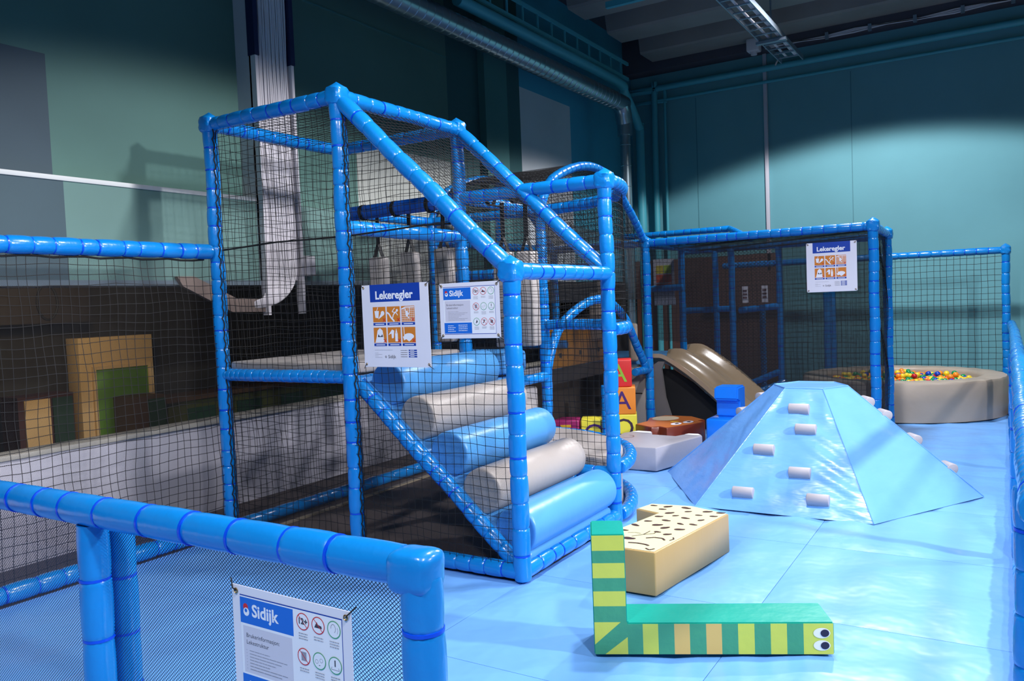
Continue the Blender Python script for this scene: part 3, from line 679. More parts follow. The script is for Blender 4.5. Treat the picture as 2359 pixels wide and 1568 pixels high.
for x, z in ((-1.44, .68), (-1.36, .54), (-1.65, .39), (-1.35, .255), (-1.74, .105), (-1.19, .10)):
    grip(Vector((x, 6.04+z*1.054, z)), face_n(4), Vector((1, .02, 0)), .158, .042)
def onface(k, s, t_):
    j = (k+1) % 6; return bot[k].lerp(bot[j], s).lerp(top[k].lerp(top[j], s), t_)
for s, t_ in ((.25, .82), (.14, .70), (.12, .47), (.08, .22), (.6, .5), (.7, .2)): grip(onface(0, s, t_), face_n(0), bot[1]-bot[0], .158, .042)
for s, t_ in ((.75, .84), (.85, .68), (.5, .4)): grip(onface(2, s, t_), face_n(2), bot[3]-bot[2], .158, .042)
# ball pit
BP = thing('ball_pit', 'round beige grey foam ball pit in front of the back fence', 'ball pit', (-1.22, 11.9, 0))
bm = bmesh.new(); pc = Vector((-1.22, 11.93, 0)); ring = []
pr = [(.93, .02), (.93, .44), (.95, .475), (.99, .486), (1.18, .486), (1.225, .478), (1.24, .45), (1.245, .25), (1.24, .0)]
nn = 72
rows = [[bm.verts.new(pc+Vector((r_*cos(2*pi*k/nn)*1.0, r_*sin(2*pi*k/nn), z_+(.004*sin(k*2.3) if z_ > .45 else 0)))) for k in range(nn)] for r_, z_ in pr]
for a_, b_ in zip(rows, rows[1:]):
    for k in range(nn): bm.faces.new((a_[k], a_[(k+1) % nn], b_[(k+1) % nn], b_[k]))
bm.faces.new([bm.verts.new(pc+Vector((.93*cos(2*pi*k/nn), .93*sin(2*pi*k/nn), .3))) for k in range(nn)])
bmesh.ops.recalc_face_normals(bm, faces=bm.faces[:]); finish('foam_ring', bm, BEIGE, BP, auto=50)
BC = {'red': (196, 20, 34), 'yellow': (240, 210, 40), 'green': (8, 140, 78), 'blue': (20, 60, 180), 'orange': (240, 140, 30)}
bmesh_balls = {}
for c, v in BC.items():
    t = bmesh.new(); bmesh.ops.create_icosphere(t, subdivisions=3, radius=.0375)
    me = bpy.data.meshes.new('ball'); t.to_mesh(me); t.free(); me.materials.append(mat(c+' ball plastic', v, .25, coat=.3))
    for p_ in me.polygons: p_.use_smooth = True
    bmesh_balls[c] = me
pos = []; rr = random.Random(11)
for j in range(40):
    for i in range(40):
        x = -1+.073*(i+.5*(j % 2)); y = -1+.0635*j
        if x*x+y*y < .885**2: pos.append((x+rr.uniform(-.006, .006), y+rr.uniform(-.006, .006), .385+rr.uniform(-.012, .018)))
for k in range(46):
    a_ = rr.uniform(0, 2*pi); q_ = rr.uniform(0, .8); pos.append((q_*cos(a_), abs(q_*sin(a_)), .437+rr.uniform(0, .01)))
pos.sort(key=lambda p_: -(p_[1]+p_[2]*3)); 
names = list(BC); stuff = bmesh.new()
for i, (x, y, z) in enumerate(pos):
    c = rr.choice(['red', 'yellow', 'green', 'blue', 'orange', 'orange', 'yellow', 'green'])
    if i < 290:
        o = bpy.data.objects.new('ball', bmesh_balls[c]); COL.objects.link(o); o.location = pc+Vector((x, y, z))
        tag(o, '%s plastic ball lying in the ball pit' % c, 'ball', '%s balls in the ball pit' % c)
    else:
        t = bmesh.new(); bmesh.ops.create_icosphere(t, subdivisions=2, radius=.0375); t.transform(Matrix.Translation(pc+Vector((x, y, z)))); add(stuff, t, names.index(c))
o = finish('pit_balls', stuff, [bmesh_balls[c].materials[0] for c in names], auto=80); tag(o, 'mixed plastic balls in the near half of the ball pit', 'balls'); o['kind'] = 'stuff'
# snake
SN = thing('snake_block', 'green and yellow striped L-shaped foam snake with googly eyes', 'foam block', (-1.643, 3.294, 0), math.atan2(.478, .967))
G1 = mat('snake green', (64, 148, 108), .38, .5, 14); Y1 = mat('snake yellow', (196, 204, 78), .4, .2, 14); Y2 = mat('snake pale yellow', (212, 176, 96), .4); TQ = mat('snake turquoise', (10, 158, 140), .35, .3, 12)
def L2W(bm): bm.transform(SN.matrix_world); return bm
Ls, W_, Hs, HV = 1.08, .24, .15, .565
bm = bmesh.new()
out = [(0, 0), (Ls, 0), (Ls, Hs), (.155, Hs), (.155, HV), (0, HV)]
lo = [bm.verts.new((x, 0, z)) for x, z in out]; hi = [bm.verts.new((x, W_, z)) for x, z in out]
bm.faces.new(lo); bm.faces.new(hi[::-1])
for k in range(6): bm.faces.new((lo[k], hi[k], hi[(k+1) % 6], lo[(k+1) % 6]))
bmesh.ops.recalc_face_normals(bm, faces=bm.faces[:]); bmesh.ops.bevel(bm, geom=bm.edges[:], offset=.006, segments=2, affect='EDGES')
finish('body', L2W(bm), TQ, SN, auto=40)
def fl_(bm, pts, mi, y=-.0015): 
    f = bm.faces.new([bm.verts.new((x, y, z)) for x, z in pts]); f.material_index = mi
bm = bmesh.new()
e = .004
zs = [.155, .23, .30, .362, .432, .49, HV-e]
for k in range(6): fl_(bm, [(e, zs[k]), (.155-e, zs[k]), (.155-e, zs[k+1]), (e, zs[k+1])], [0, 1, 0, 1, 0, 1][k])
fl_(bm, [(e, .05), (.125, .155), (e, .155)], 1); fl_(bm, [(e, e), (.05, e), (.155, .085), (.155, .155), (.125, .155), (e, .05)], 0); fl_(bm, [(.05, e), (.155, e), (.155, .085)], 1)
xs_ = [.155, .225, .295, .368, .438, .512, .582, .655, .728, .80, .872, .945, Ls-e]; cc = [0, 1, 0, 2, 0, 2, 0, 1, 0, 1, 0, 1]
for k in range(12): fl_(bm, [(xs_[k], e), (xs_[k+1], e), (xs_[k+1], Hs-e), (xs_[k], Hs-e)], cc[k])
finish('striped_front', L2W(bm), [G1, Y1, Y2], SN, smooth=False)
def disc(bm, cx, cz, rx, rz, y, mi=0, n=28):
    f = bm.faces.new([bm.verts.new((cx+rx*cos(-2*pi*k/n), y, cz+rz*sin(-2*pi*k/n))) for k in range(n)]); f.material_index = mi
for z in (.102, .045):
    bm = bmesh.new(); disc(bm, 1.025, z, .037, .024, -.003, 0); ey = finish('eye', L2W(bm), mat('eye white', (225, 225, 235)), SN, smooth=False)
    bm = bmesh.new(); disc(bm, 1.038, z, .019, .017, -.0045); finish('pupil', L2W(bm), mat('eye black', (34, 26, 50)), ey, smooth=False)
# cheetah block
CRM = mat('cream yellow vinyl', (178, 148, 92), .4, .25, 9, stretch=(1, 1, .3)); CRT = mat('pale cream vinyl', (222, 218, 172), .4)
SPT = mat('dark brown print', (62, 30, 26), .5)
cb = thing('spotted_animal_block', 'cream foam block with brown leopard spots and an animal face on top', 'foam block', (-1.8, 4.6, 0))
pts = [(-1.655, 4.10), (-1.52, 5.03), (-1.80, 5.13), (-2.07, 5.09), (-2.11, 4.92), (-1.94, 4.87), (-2.03, 4.45), (-1.97, 4.10)]
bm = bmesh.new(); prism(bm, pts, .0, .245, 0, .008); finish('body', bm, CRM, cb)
def flat(bm, pts, z, mi=0):
    f = bm.faces.new([bm.verts.new((x, y, z)) for x, y in pts]); f.material_index = mi
    if f.calc_center_median() and (f.normal_update() or f.normal.z < 0): f.normal_flip()
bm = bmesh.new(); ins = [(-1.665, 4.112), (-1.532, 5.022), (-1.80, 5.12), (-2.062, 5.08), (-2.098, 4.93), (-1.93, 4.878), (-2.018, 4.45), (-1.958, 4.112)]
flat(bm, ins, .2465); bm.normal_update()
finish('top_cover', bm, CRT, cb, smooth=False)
bm = bmesh.new(); rs_ = random.Random(4)
def blob(bm, cx, cy, a_, s, z=.2485):
    q_ = []
    for k in range(16):
        t_ = 2*pi*k/16; r_ = s*(1-.45*max(0, cos(t_-1.0))**4)
        x, y = r_*cos(t_)*1.35, r_*sin(t_)*.75
        q_.append((cx+x*cos(a_)-y*sin(a_), cy+x*sin(a_)+y*cos(a_)))
    flat(bm, q_, z)
sp = [(-2.02, 5.05), (-1.92, 5.05), (-1.95, 4.98), (-1.8, 5.07), (-1.78, 4.97), (-1.65, 5.02), (-1.58, 5.04), (-1.68, 4.93), (-1.60, 4.92), (-1.88, 4.90), (-1.9, 4.8), (-1.8, 4.86), (-1.72, 4.82), (-1.63, 4.82), (-1.92, 4.68), (-1.82, 4.72), (-1.73, 4.70), (-1.65, 4.70), (-1.95, 4.56), (-1.85, 4.6), (-1.76, 4.58), (-1.68, 4.56), (-1.97, 4.44), (-1.78, 4.46), (-1.70, 4.46)]
for x, y in sp: blob(bm, x+rs_.uniform(-.015, .015), y+rs_.uniform(-.015, .015), rs_.uniform(-.4, 1), rs_.uniform(.017, .027))
finish('spots', bm, SPT, cb, smooth=False)
def strip(bm, pts, w_, z, mi=0):
    pts = [Vector((*p_, 0)) for p_ in pts]
    for i, (a_, b_) in enumerate(zip(pts, pts[1:])):
        d_ = (b_-a_).normalized(); n_ = Vector((-d_.y, d_.x, 0))*w_/2
        flat(bm, [(q_.x, q_.y) for q_ in (a_-n_, b_-n_, b_+n_, a_+n_)], z+.0002*i, mi)
bm = bmesh.new(); blob(bm, -1.89, 4.29, .2, .032); finish('nose_print', bm, SPT, cb, smooth=False)
bm = bmesh.new(); strip(bm, [(-1.80, 4.33), (-1.76, 4.36), (-1.71, 4.36), (-1.685, 4.33)], .012, .2487)
strip(bm, [(-1.86, 4.21), (-1.81, 4.22), (-1.76, 4.215), (-1.73, 4.20)], .014, .2487)
strip(bm, [(-1.89, 4.33), (-1.84, 4.39), (-1.83, 4.47)], .005, .2487); strip(bm, [(-1.84, 4.39), (-1.79, 4.43), (-1.79, 4.48)], .005, .2489)
strip(bm, [(-1.73, 4.15), (-1.70, 4.13), (-1.68, 4.16)], .01, .2487); strip(bm, [(-1.66, 4.34), (-1.645, 4.37), (-1.66, 4.40)], .008, .2487); strip(bm, [(-1.94, 4.39), (-1.9, 4.41), (-1.86, 4.40)], .004, .2487)
finish('face_print', bm, SPT, cb, smooth=False)
# grey bone block
gb = thing('grey_foam_block', 'low light grey foam block with notched end beside the blue hill', 'foam block', (-3, 7.5, 0))
bm = bmesh.new(); prism(bm, [(-3.12, 7.09), (-2.82, 7.10), (-2.63, 7.88), (-2.70, 7.97), (-2.80, 7.96), (-2.88, 7.78), (-3.14, 7.80), (-3.20, 7.96), (-3.36, 7.97), (-3.46, 7.8), (-3.42, 7.45)], 0, .225, 0, .012); finish('body', bm, GREYD, gb)
bm = bmesh.new()
flat(bm, [(-2.64, 7.88), (-2.70, 7.955), (-2.795, 7.945), (-2.82, 7.89), (-2.72, 7.86)], .2275); flat(bm, [(-3.17, 7.86), (-3.21, 7.945), (-3.355, 7.955), (-3.4, 7.87), (-3.3, 7.86)], .2275)
finish('white_tips', bm, mat('white tip vinyl', (232, 236, 244), .4), gb, smooth=False)
bm = bmesh.new(); strip(bm, [(-3.33+.07*cos(t_), 7.6+.07*sin(t_)) for t_ in [i*.35-1.8 for i in range(11)]], .008, .2275); finish('ring_print', bm, mat('tan print', (150, 112, 104)), gb, smooth=False)
# brown block
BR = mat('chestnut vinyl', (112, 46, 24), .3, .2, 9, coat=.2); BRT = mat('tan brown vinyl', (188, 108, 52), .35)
bb = thing('brown_animal_block', 'brown foam animal block with eyes and pale muzzle beside the letter cubes', 'foam block', (-3.2, 8.5, 0))
op = [(-3.50, 8.22), (-3.25, 8.06), (-3.19, 8.14), (-3.08, 8.07), (-2.86, 8.50), (-2.84, 8.58), (-2.93, 8.66), (-2.88, 8.74), (-3.1, 8.95), (-3.42, 8.95), (-3.53, 8.7), (-3.46, 8.45)]
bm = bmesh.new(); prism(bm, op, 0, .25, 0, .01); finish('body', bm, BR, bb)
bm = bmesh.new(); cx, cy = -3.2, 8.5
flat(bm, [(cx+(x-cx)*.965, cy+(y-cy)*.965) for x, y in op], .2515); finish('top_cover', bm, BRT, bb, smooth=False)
bm = bmesh.new()
def ell(bm, cx, cy, rx, ry, z, mi=0): flat(bm, [(cx+rx*cos(2*pi*k/24), cy+ry*sin(2*pi*k/24)) for k in range(24)], z, mi)
ell(bm, -3.33, 8.70, .15, .17, .2535, 0); finish('muzzle_print', bm, mat('pale beige print', (212, 196, 166)), bb, smooth=False)
for ex, ey_ in ((-3.08, 8.36), (-3.0, 8.52)):
    bm = bmesh.new(); ell(bm, ex, ey_, .055, .085, .2535); e1 = finish('eye', bm, mat('eye white', (225, 225, 235)), bb, smooth=False)
    bm = bmesh.new(); ell(bm, ex+.005, ey_+.01, .02, .035, .255); finish('pupil', bm, SPT, e1, smooth=False)
bm = bmesh.new(); ell(bm, -3.15, 8.50, .05, .05, .2537); finish('nose_print', bm, mat('mustard print', (214, 160, 50)), bb, smooth=False)
# letter cubes
def text(s, size, m, parent, Mx, bold=0, align='CENTER', name='lettering', ext=0):
    cu = bpy.data.curves.new('txt', 'FONT'); cu.body = s; cu.size = size; cu.offset = bold; cu.align_x = align; cu.align_y = 'CENTER'; cu.extrude = ext; cu.resolution_u = 3
    ob = bpy.data.objects.new('txt', cu); COL.objects.link(ob); bpy.context.view_layer.update()
    me = bpy.data.meshes.new_from_object(ob.evaluated_get(bpy.context.evaluated_depsgraph_get()))
    bpy.data.objects.remove(ob); bm = bmesh.new(); bm.from_mesh(me); bpy.data.meshes.remove(me)
    bm.transform(Mx)
    return bm if parent is None else finish(name, bm, m, parent, smooth=False)
FX = Matrix.Rotation(pi/2, 4, 'X')
cubes = [(-3.802, 8.6, 0, (232, 220, 70), 'O', (60, 40, 60), 'yellow letter cube at the bottom of the cube stack'),
         (-3.802-.01, 8.6, .314, (238, 142, 48), 'A', (74, 36, 110), 'orange letter cube in the middle of the cube stack'),
         (-3.802-.05, 8.6, .628, (226, 48, 44), 'A', (150, 196, 60), 'red letter cube on top of the cube stack'),
         (-3.957, 8.15, 0, (232, 220, 70), 'O', (74, 36, 110), 'yellow letter cube left of the cube stack, behind the net'),
         (-4.241, 8.0, 0, (150, 34, 96), 'E', (240, 190, 50), 'magenta letter cube with yellow rim behind the net')]
for x, y, z, c, L_, lc, lb in cubes:
    t = thing('letter_cube', lb, 'foam cube', (x, y, z), .40, 'coloured foam letter cubes')
    bm = bmesh.new(); box(bm, (-.152, -.152, 0), (.152, .152, .312), 0, .014, seg=3, rot=t.matrix_basis); cu_ = finish('cube', bm, mat('cube %s' % str(c), c, .4, .2, 10), t)
    text(L_, .30, mat('letter %s' % str(lc), lc), cu_, t.matrix_basis @ Matrix.Translation((0, -.1545, .15)) @ FX, name='letter')

# ================================================================ SIGNS
ORG = mat('sign orange', (214, 126, 40)); NVY = mat('sign navy', (10, 60, 160)); RED = mat('sign red', (205, 30, 36)); SKY = mat('sign blue', (18, 106, 208)); GRNS = mat('sign green', (70, 160, 110)); DK = mat('sign dark grey', (60, 55, 66)); MID = mat('sign grey', (150, 148, 160)); LG = mat('sign light panel', (212, 208, 220)); PW = mat('sign print white', (238, 238, 244)); BRS = mat('brass eyelet', (150, 120, 70), .35, metal=.9)
PAL = [PW, ORG, NVY, RED, SKY, GRNS, DK, MID, LG]
class Art:
    def __init__(s, Mx): s.bm = bmesh.new(); s.M = Mx; s.k = 0
    def poly(s, pts, mi):
        s.k += 1; z = .0016+s.k*.0000045
        f = s.bm.faces.new([s.bm.verts.new(s.M @ Vector((x, y, z))) for x, y in pts]); f.material_index = mi
    def rect(s, x0, y0, x1, y1, mi): s.poly([(x0, y0), (x1, y0), (x1, y1), (x0, y1)], mi)
    def disc(s, cx, cy, r, mi, ry=None, n=24): s.poly([(cx+r*cos(2*pi*k/n), cy+(ry or r)*sin(2*pi*k/n)) for k in range(n)], mi)
    def ring(s, cx, cy, r, w_, mi): s.disc(cx, cy, r, mi); s.disc(cx, cy, r-w_, 0)
    def line(s, pts, w_, mi):
        for a_, b_ in zip(pts, pts[1:]):
            a_, b_ = Vector(a_), Vector(b_); d_ = (b_-a_).normalized(); n_ = Vector((-d_.y, d_.x))*w_/2
            s.poly([tuple(q_) for q_ in (a_-n_, b_-n_, b_+n_, a_+n_)], mi)
    def words(s, x, y, w_, h, mi, rnd):
        q_ = x
        while q_ < x+w_:
            l = rnd.uniform(.3, 1)*w_*.25; l = min(l, x+w_-q_); s.rect(q_, y, q_+l, y+h, mi); q_ += l+h*.7
    def text(s, t_, x, y, size, mi, bold=0, align='LEFT'):
        s.k += 2
        b = text(t_, size, None, None, s.M @ Matrix.Translation((x, y, .0017+s.k*.0000045)), bold, align)
        me = bpy.data.meshes.new('t'); b.to_mesh(me); b.free()
        n0 = len(s.bm.faces); s.bm.from_mesh(me); s.bm.faces.ensure_lookup_table()
        for f in s.bm.faces[n0:]: f.material_index = mi
        bpy.data.meshes.remove(me)
def sign(name, label, P, w_, h, rules=True, tilt=0, lean=0):
    t = thing(name, label, 'sign', P)
    Mx = Matrix.Translation(P) @ Matrix.Rotation(lean, 4, 'Z') @ FX @ Matrix.Rotation(tilt, 4, 'Z')
    bm = bmesh.new(); box(bm, (-w_/2, -h/2, -.0012), (w_/2, h/2, .0012), 0, .0008, rot=Mx, seg=1); bs = finish('banner_sheet', bm, WHITE, t, smooth=False)
    a_ = Art(Mx); X = lambda u: -w_/2+u*w_; Y = lambda v: h/2-v*h; rd = random.Random(2)
    if rules:
        a_.rect(X(.13), Y(.21), X(.875), Y(.0), 2); a_.text('Lekeregler', X(.49), Y(.135), w_*.13, 0, w_*.004, 'CENTER')
        cw, chh = .195*w_, .185*h
        for r_ in range(2):
            for c in range(3):
                x0 = X(.165+.215*c); y1 = Y(.27+.25*r_); y0 = y1-chh; a_.rect(x0, y0, x0+cw, y1, 1)
                a_.rect(x0, y0-.014*h-.026*h, x0+cw, y0-.008*h, 2); a_.rect(x0+cw*.15, y0-.030*h, x0+cw*.85, y0-.020*h, 0)
                U_ = lambda u: x0+u*cw; V_ = lambda v: y0+v*chh; i = r_*3+c
                if i == 0:
                    a_.poly([(U_(.18), V_(.3)), (U_(.42), V_(.26)), (U_(.48), V_(.74)), (U_(.13), V_(.74))], 0); a_.line([(U_(.3), V_(.74)), (U_(.4), V_(.97))], cw*.04, 0)
                    a_.poly([(U_(.4), V_(.18)), (U_(.62), V_(.55)), (U_(.78), V_(.42))], 0); a_.disc(U_(.76), V_(.58), cw*.14, 0)
                elif i == 1:
                    a_.line([(U_(0), V_(.62)), (U_(.16), V_(.52)), (U_(.3), V_(.28)), (U_(.55), V_(.04))], cw*.1, 0); a_.disc(U_(.78), V_(.74), cw*.08, 0)
                    a_.line([(U_(.42), V_(.25)), (U_(.5), V_(.48)), (U_(.72), V_(.68))], cw*.07, 0); a_.line([(U_(.62), V_(.6)), (U_(.4), V_(.66)), (U_(.6), V_(.9))], cw*.05, 0); a_.line([(U_(.7), V_(.6)), (U_(.82), V_(.42))], cw*.05, 0)
                elif i == 2:
                    for k in range(7): a_.line([(U_(.06+k*.14), V_(.04)), (U_(.06+k*.14), V_(.85))], cw*.018, 0); a_.line([(U_(.02), V_(.08+k*.12)), (U_(.98), V_(.08+k*.12))], cw*.018, 0)
                    a_.line([(U_(.02), V_(.8)), (U_(.3), V_(.92)), (U_(.98), V_(.92))], cw*.07, 0); a_.disc(U_(.42), V_(.5), cw*.11, 0, chh*.18); a_.line([(U_(.28), V_(.85)), (U_(.4), V_(.4)), (U_(.58), V_(.2))], cw*.06, 0); a_.line([(U_(.62), V_(.88)), (U_(.62), V_(.55)), (U_(.48), V_(.45))], cw*.05, 0)
                elif i == 3:
                    a_.poly([(U_(.1), V_(.02)), (U_(.22), V_(.4)), (U_(.3), V_(.8)), (U_(.5), V_(.97)), (U_(.7), V_(.8)), (U_(.76), V_(.4)), (U_(.86), V_(.02))], 0); a_.poly([(U_(.3), V_(.38)), (U_(.36), V_(.56)), (U_(.66), V_(.56)), (U_(.72), V_(.38))], 6); a_.disc(U_(.51), V_(.6), cw*.13, 0, chh*.17)
                elif i == 4:
                    a_.poly([(U_(.04), V_(.5)), (U_(.34), V_(.86)), (U_(.5), V_(.78)), (U_(.44), V_(.3)), (U_(.3), V_(.28)), (U_(.28), V_(.6))], 0); a_.rect(U_(.56), V_(.08), U_(.76), V_(.62), 0); a_.poly([(U_(.58), V_(.64)), (U_(.74), V_(.64)), (U_(.66), V_(.93))], 0)
                else:
                    a_.line([(U_(.14), V_(1)), (U_(.16), V_(.5))], cw*.05, 0); a_.disc(U_(.5), V_(.4), cw*.38, 0, chh*.2); a_.poly([(U_(.04), V_(.4)), (U_(.12), V_(.14)), (U_(.3), V_(.22)), (U_(.5), V_(.06)), (U_(.7), V_(.2)), (U_(.8), V_(.36))], 0)
                for s in (1, -1): a_.line([(U_(.86)-cw*.1, V_(.13)-s*cw*.11), (U_(.86)+cw*.1, V_(.13)+s*cw*.11)], cw*.045, 3)
        a_.words(X(.17), Y(.795), w_*.27, h*.003, 7, rd)
        for k in range(4): a_.words(X(.17), Y(.83+.018*k), w_*(.05+.06*(k % 2)), h*.003, 7, rd)
        a_.text('Sidijk', X(.37), Y(.875), w_*.055, 6); a_.ring(X(.335), Y(.875), w_*.012, w_*.006, 6)
        for k in range(4): a_.rect(X(.68), Y(.806+.025*k), X(.80), Y(.79+.025*k), 2); a_.words(X(.56), Y(.802+.025*k), w_*.10, h*.005, 6, rd); a_.rect(X(.70), Y(.801+.025*k), X(.76), Y(.795+.025*k), 0)
    else:
        # user information banner, landscape-ish with a header, text panel and nine round pictograms
        ox = .07; R0 = .905
        a_.rect(X(ox), Y(.925), X(.93), Y(.07), 2); a_.rect(X(ox), Y(.915), X(R0+.02), Y(.08), 0)
        a_.rect(X(ox), Y(.30), X(.535), Y(.09), 4); a_.rect(X(ox), Y(.91), X(.535), Y(.715), 4); a_.rect(X(ox+.02), Y(.70), X(.52), Y(.32), 8)
        a_.text('Sidijk', X(.175), Y(.19), w_*.108, 0, w_*.003)
        a_.disc(X(.12), Y(.165), w_*.022, 3); a_.disc(X(.125), Y(.205), w_*.026, 0); a_.disc(X(.122), Y(.195), w_*.012, 4)
        a_.text('Brukerinformasjon:', X(.115), Y(.395), w_*.038, 6); a_.text('Lekestruktur', X(.115), Y(.45), w_*.038, 6)
        for k in range(7):
            a_.disc(X(.115), Y(.515+.025*k), w_*.0025, 7, n=8); a_.words(X(.14), Y(.52+.025*k), w_*(.18+.05*((k*3) % 4)), h*.006, 7, rd)
        for k in range(4): a_.words(X(.13), Y(.775+.033*k), w_*(.10+.03*(k % 2)), h*.011, 0, rd); a_.words(X(.31), Y(.765+.033*k), w_*.15, h*.011, 0, rd)
        for r_ in range(3):
            for c in range(3):
                cx = X(.615+.125*c); cy = Y(.165+.27*r_); i = r_*3+c; g = i in (2, 4, 5, 6); rr_ = w_*.052
                a_.ring(cx, cy, rr_, w_*.006, 5 if g else 3)
                if i == 0: a_.text('12+', cx, cy, w_*.05, 6, w_*.002, 'CENTER')
                elif i == 1: a_.poly([(cx-rr_*.6, cy-rr_*.3), (cx+rr_*.6, cy-rr_*.3), (cx+rr_*.5, cy), (cx, cy+rr_*.1), (cx-rr_*.2, cy+rr_*.4)], 6)
                elif i == 2: a_.line([(cx-rr_*.1+rr_*.35*cos(q_), cy+rr_*.1+rr_*.5*sin(q_)) for q_ in [k*.6-1 for k in range(8)]], w_*.004, 7); a_.line([(cx+rr_*.5, cy-.4*rr_), (cx+rr_*.6, cy), (cx+rr_*.5, cy+.3*rr_)], w_*.003, 7)
                elif i == 3: a_.rect(cx-rr_*.4, cy-rr_*.5, cx+rr_*.4, cy+rr_*.55, 7)
                elif i == 4:
                    for q_ in (-.4, .3): a_.ring(cx+rr_*q_, cy+rr_*.3*q_, rr_*.25, w_*.003, 7)
                    a_.line([(cx-rr_*.1, cy-.5*rr_), (cx+rr_*.1, cy-.5*rr_)], w_*.004, 6)
                elif i == 5: a_.text('1', cx, cy+rr_*.2, w_*.05, 6, w_*.002, 'CENTER'); a_.line([(cx-rr_*.5, cy-rr_*.2), (cx-rr_*.6, cy-rr_*.5), (cx+rr_*.6, cy-rr_*.5), (cx+rr_*.5, cy-rr_*.2)], w_*.004, 7)
                elif i == 6: a_.poly([(cx-rr_*.3, cy-rr_*.5), (cx+rr_*.4, cy-rr_*.1), (cx+rr_*.1, cy+rr_*.6), (cx-.1*rr_, cy)], 6)
                elif i == 7: a_.line([(cx-rr_*.4, cy-rr_*.4), (cx, cy), (cx+rr_*.3, cy+rr_*.5)], w_*.012, 6); a_.disc(cx-.1*rr_, cy+.4*rr_, rr_*.15, 6)
                else: a_.rect(cx-rr_*.4, cy-rr_*.4, cx-rr_*.05, cy+rr_*.5, 6); a_.rect(cx+rr_*.05, cy-rr_*.5, cx+rr_*.35, cy+rr_*.4, 6)
                if not g: a_.line([(cx-rr_*.68, cy+rr_*.68), (cx+rr_*.68, cy-rr_*.68)], w_*.005, 3)
                for k in range(2 if i % 2 else 3): a_.words(cx-rr_*.7, cy-rr_*1.45-k*h*.02, rr_*1.4, h*.006, 7, rd)
    finish('printed_artwork', a_.bm, PAL, bs, smooth=False)
    for sx in (-1, 1):
        for sy in (-1, 1):
            bm = bmesh.new(); c = Mx @ Vector((sx*(w_/2-.018), sy*(h/2-.018), .003)); st = []
            Nn = (Mx.to_3x3() @ Vector((0, 0, 1))).normalized(); U_ = (Mx.to_3x3() @ Vector((1, 0, 0))).normalized(); V_ = Nn.cross(U_)
            ringtube(bm, [(c, Nn, U_, V_, .0045), (c+Nn*.002, Nn, U_, V_, .006), (c, Nn, U_, V_, .0085)], 0, 14, False)
            tube(bm, [c-Nn*.002, c+Nn*.004+(U_*sx+V_*sy)*.008, c-Nn*.01+(U_*sx+V_*sy)*.03], .002, 1, 5)
            finish('eyelet', bm, [BRS, BLACK], bs)
    return t
sign('rules_banner', 'white portrait rules banner with blue heading and orange pictograms on the tower net', (-3.305, 3.975, 1.53), .545, .53*1.0, True, .0, 0)
sign('user_info_banner', 'white and blue information banner hanging on the tower net right of the rules banner', (-2.733, 3.975, 1.61), .435, .335, False, .0, 0)
sign('rules_banner', 'white rules banner with orange pictograms on the front of the slide cage', (-1.605, 9.26, 1.89), .515, .535, True)
sign('user_info_banner', 'white and blue information banner tied to the foreground railing mesh', (-1.668, 1.50, .70), .455, .355, False, -.015)

# ================================================================ ROOM FITTINGS
DUCT = mat('galvanised spiral duct', (158, 176, 184), .28, metal=.9); TP = mat('teal painted pipe', (74, 164, 178), .45); GALV = mat('galvanised tray', (150, 165, 180), .35, metal=.7); WHC = mat('white cable', (205, 200, 205), .5); DBL = mat('dark navy steel', (20, 30, 70), .5)
dt = thing('spiral_duct', 'silver spiral ventilation duct running along the left wall and down in the corner', 'duct', (-5.3, 10, 4.8))
bm = bmesh.new(); pts = smooth([(-5.3, 3.0, 4.80), (-5.3, 7, 4.80), (-5.3, 11.9, 4.80), (-5.3, 12.3, 4.75), (-5.3, 12.42, 4.5)], 5)
tube(bm, pts, .135, 0, 28); tube(bm, [(-5.3, 12.42, 4.55), (-5.3, 12.42, 4.3)], .12, 0, 24); dp = finish('duct_pipe', bm, DUCT, dt)
bm = bmesh.new()
for i in range(66):
    y = 3.2+i*.135; ringtube(bm, [(Vector((-5.3, y+q_, 4.80)), Vector((0, 1, 0)), Vector((0, 0, 1)), Vector((1, 0, 0)), r_) for q_, r_ in ((-.006, .134), (0, .141), (.006, .134))], 0, 24, False)
finish('duct_rib', bm, DUCT, dp)
bm = bmesh.new(); tube(bm, resample([(-5.3, 12.42, 4.45), (-5.3, 12.42, 0)], .6), .085, 0, 20)
for i in range(12): ringtube(bm, [(Vector((-5.3, 12.42, .4+i*.34+q_)), Vector((0, 0, 1)), Vector((0, 1, 0)), Vector((1, 0, 0)), r_) for q_, r_ in ((-.006, .084), (0, .09), (.006, .084))], 0, 20, False)
finish('down_pipe', bm, DUCT, dt)
bm = bmesh.new(); tube(bm, smooth([(-5.05, 3.5, 5.28), (-5.05, 7.0, 5.28), (-5.05, 7.45, 5.28)], 3), .26, 0, 28); tag(finish('large_duct', bm, mat('dark grey duct', (64, 84, 92), .5, metal=.3)), 'large dark duct at the top edge above the tower', 'duct')
bm = bmesh.new(); tube(bm, smooth([(-5.35, 7.8, 5.15), (-5.35, 9, 5.15), (-5.35, 12.2, 5.15), (-5.4, 12.7, 5.05), (-5.5, 13.5, 4.65), (-5.52, 13.6, 4.3), (-5.52, 13.6, 0)], 5), .075, 0, 16)
tag(finish('drain_pipe', bm, TP), 'teal painted pipe running above the silver duct and down the room corner', 'pipe')
bm = bmesh.new(); tube(bm, smooth([(9, 13.88, 5.35), (-5.0, 13.88, 5.35), (-5.28, 13.88, 5.30), (-5.34, 13.88, 5.0), (-5.36, 13.88, 0)], 6), .055, 0, 14)
tag(finish('water_pipe', bm, TP), 'teal pipe along the top of the back wall, the upper thicker one', 'pipe')
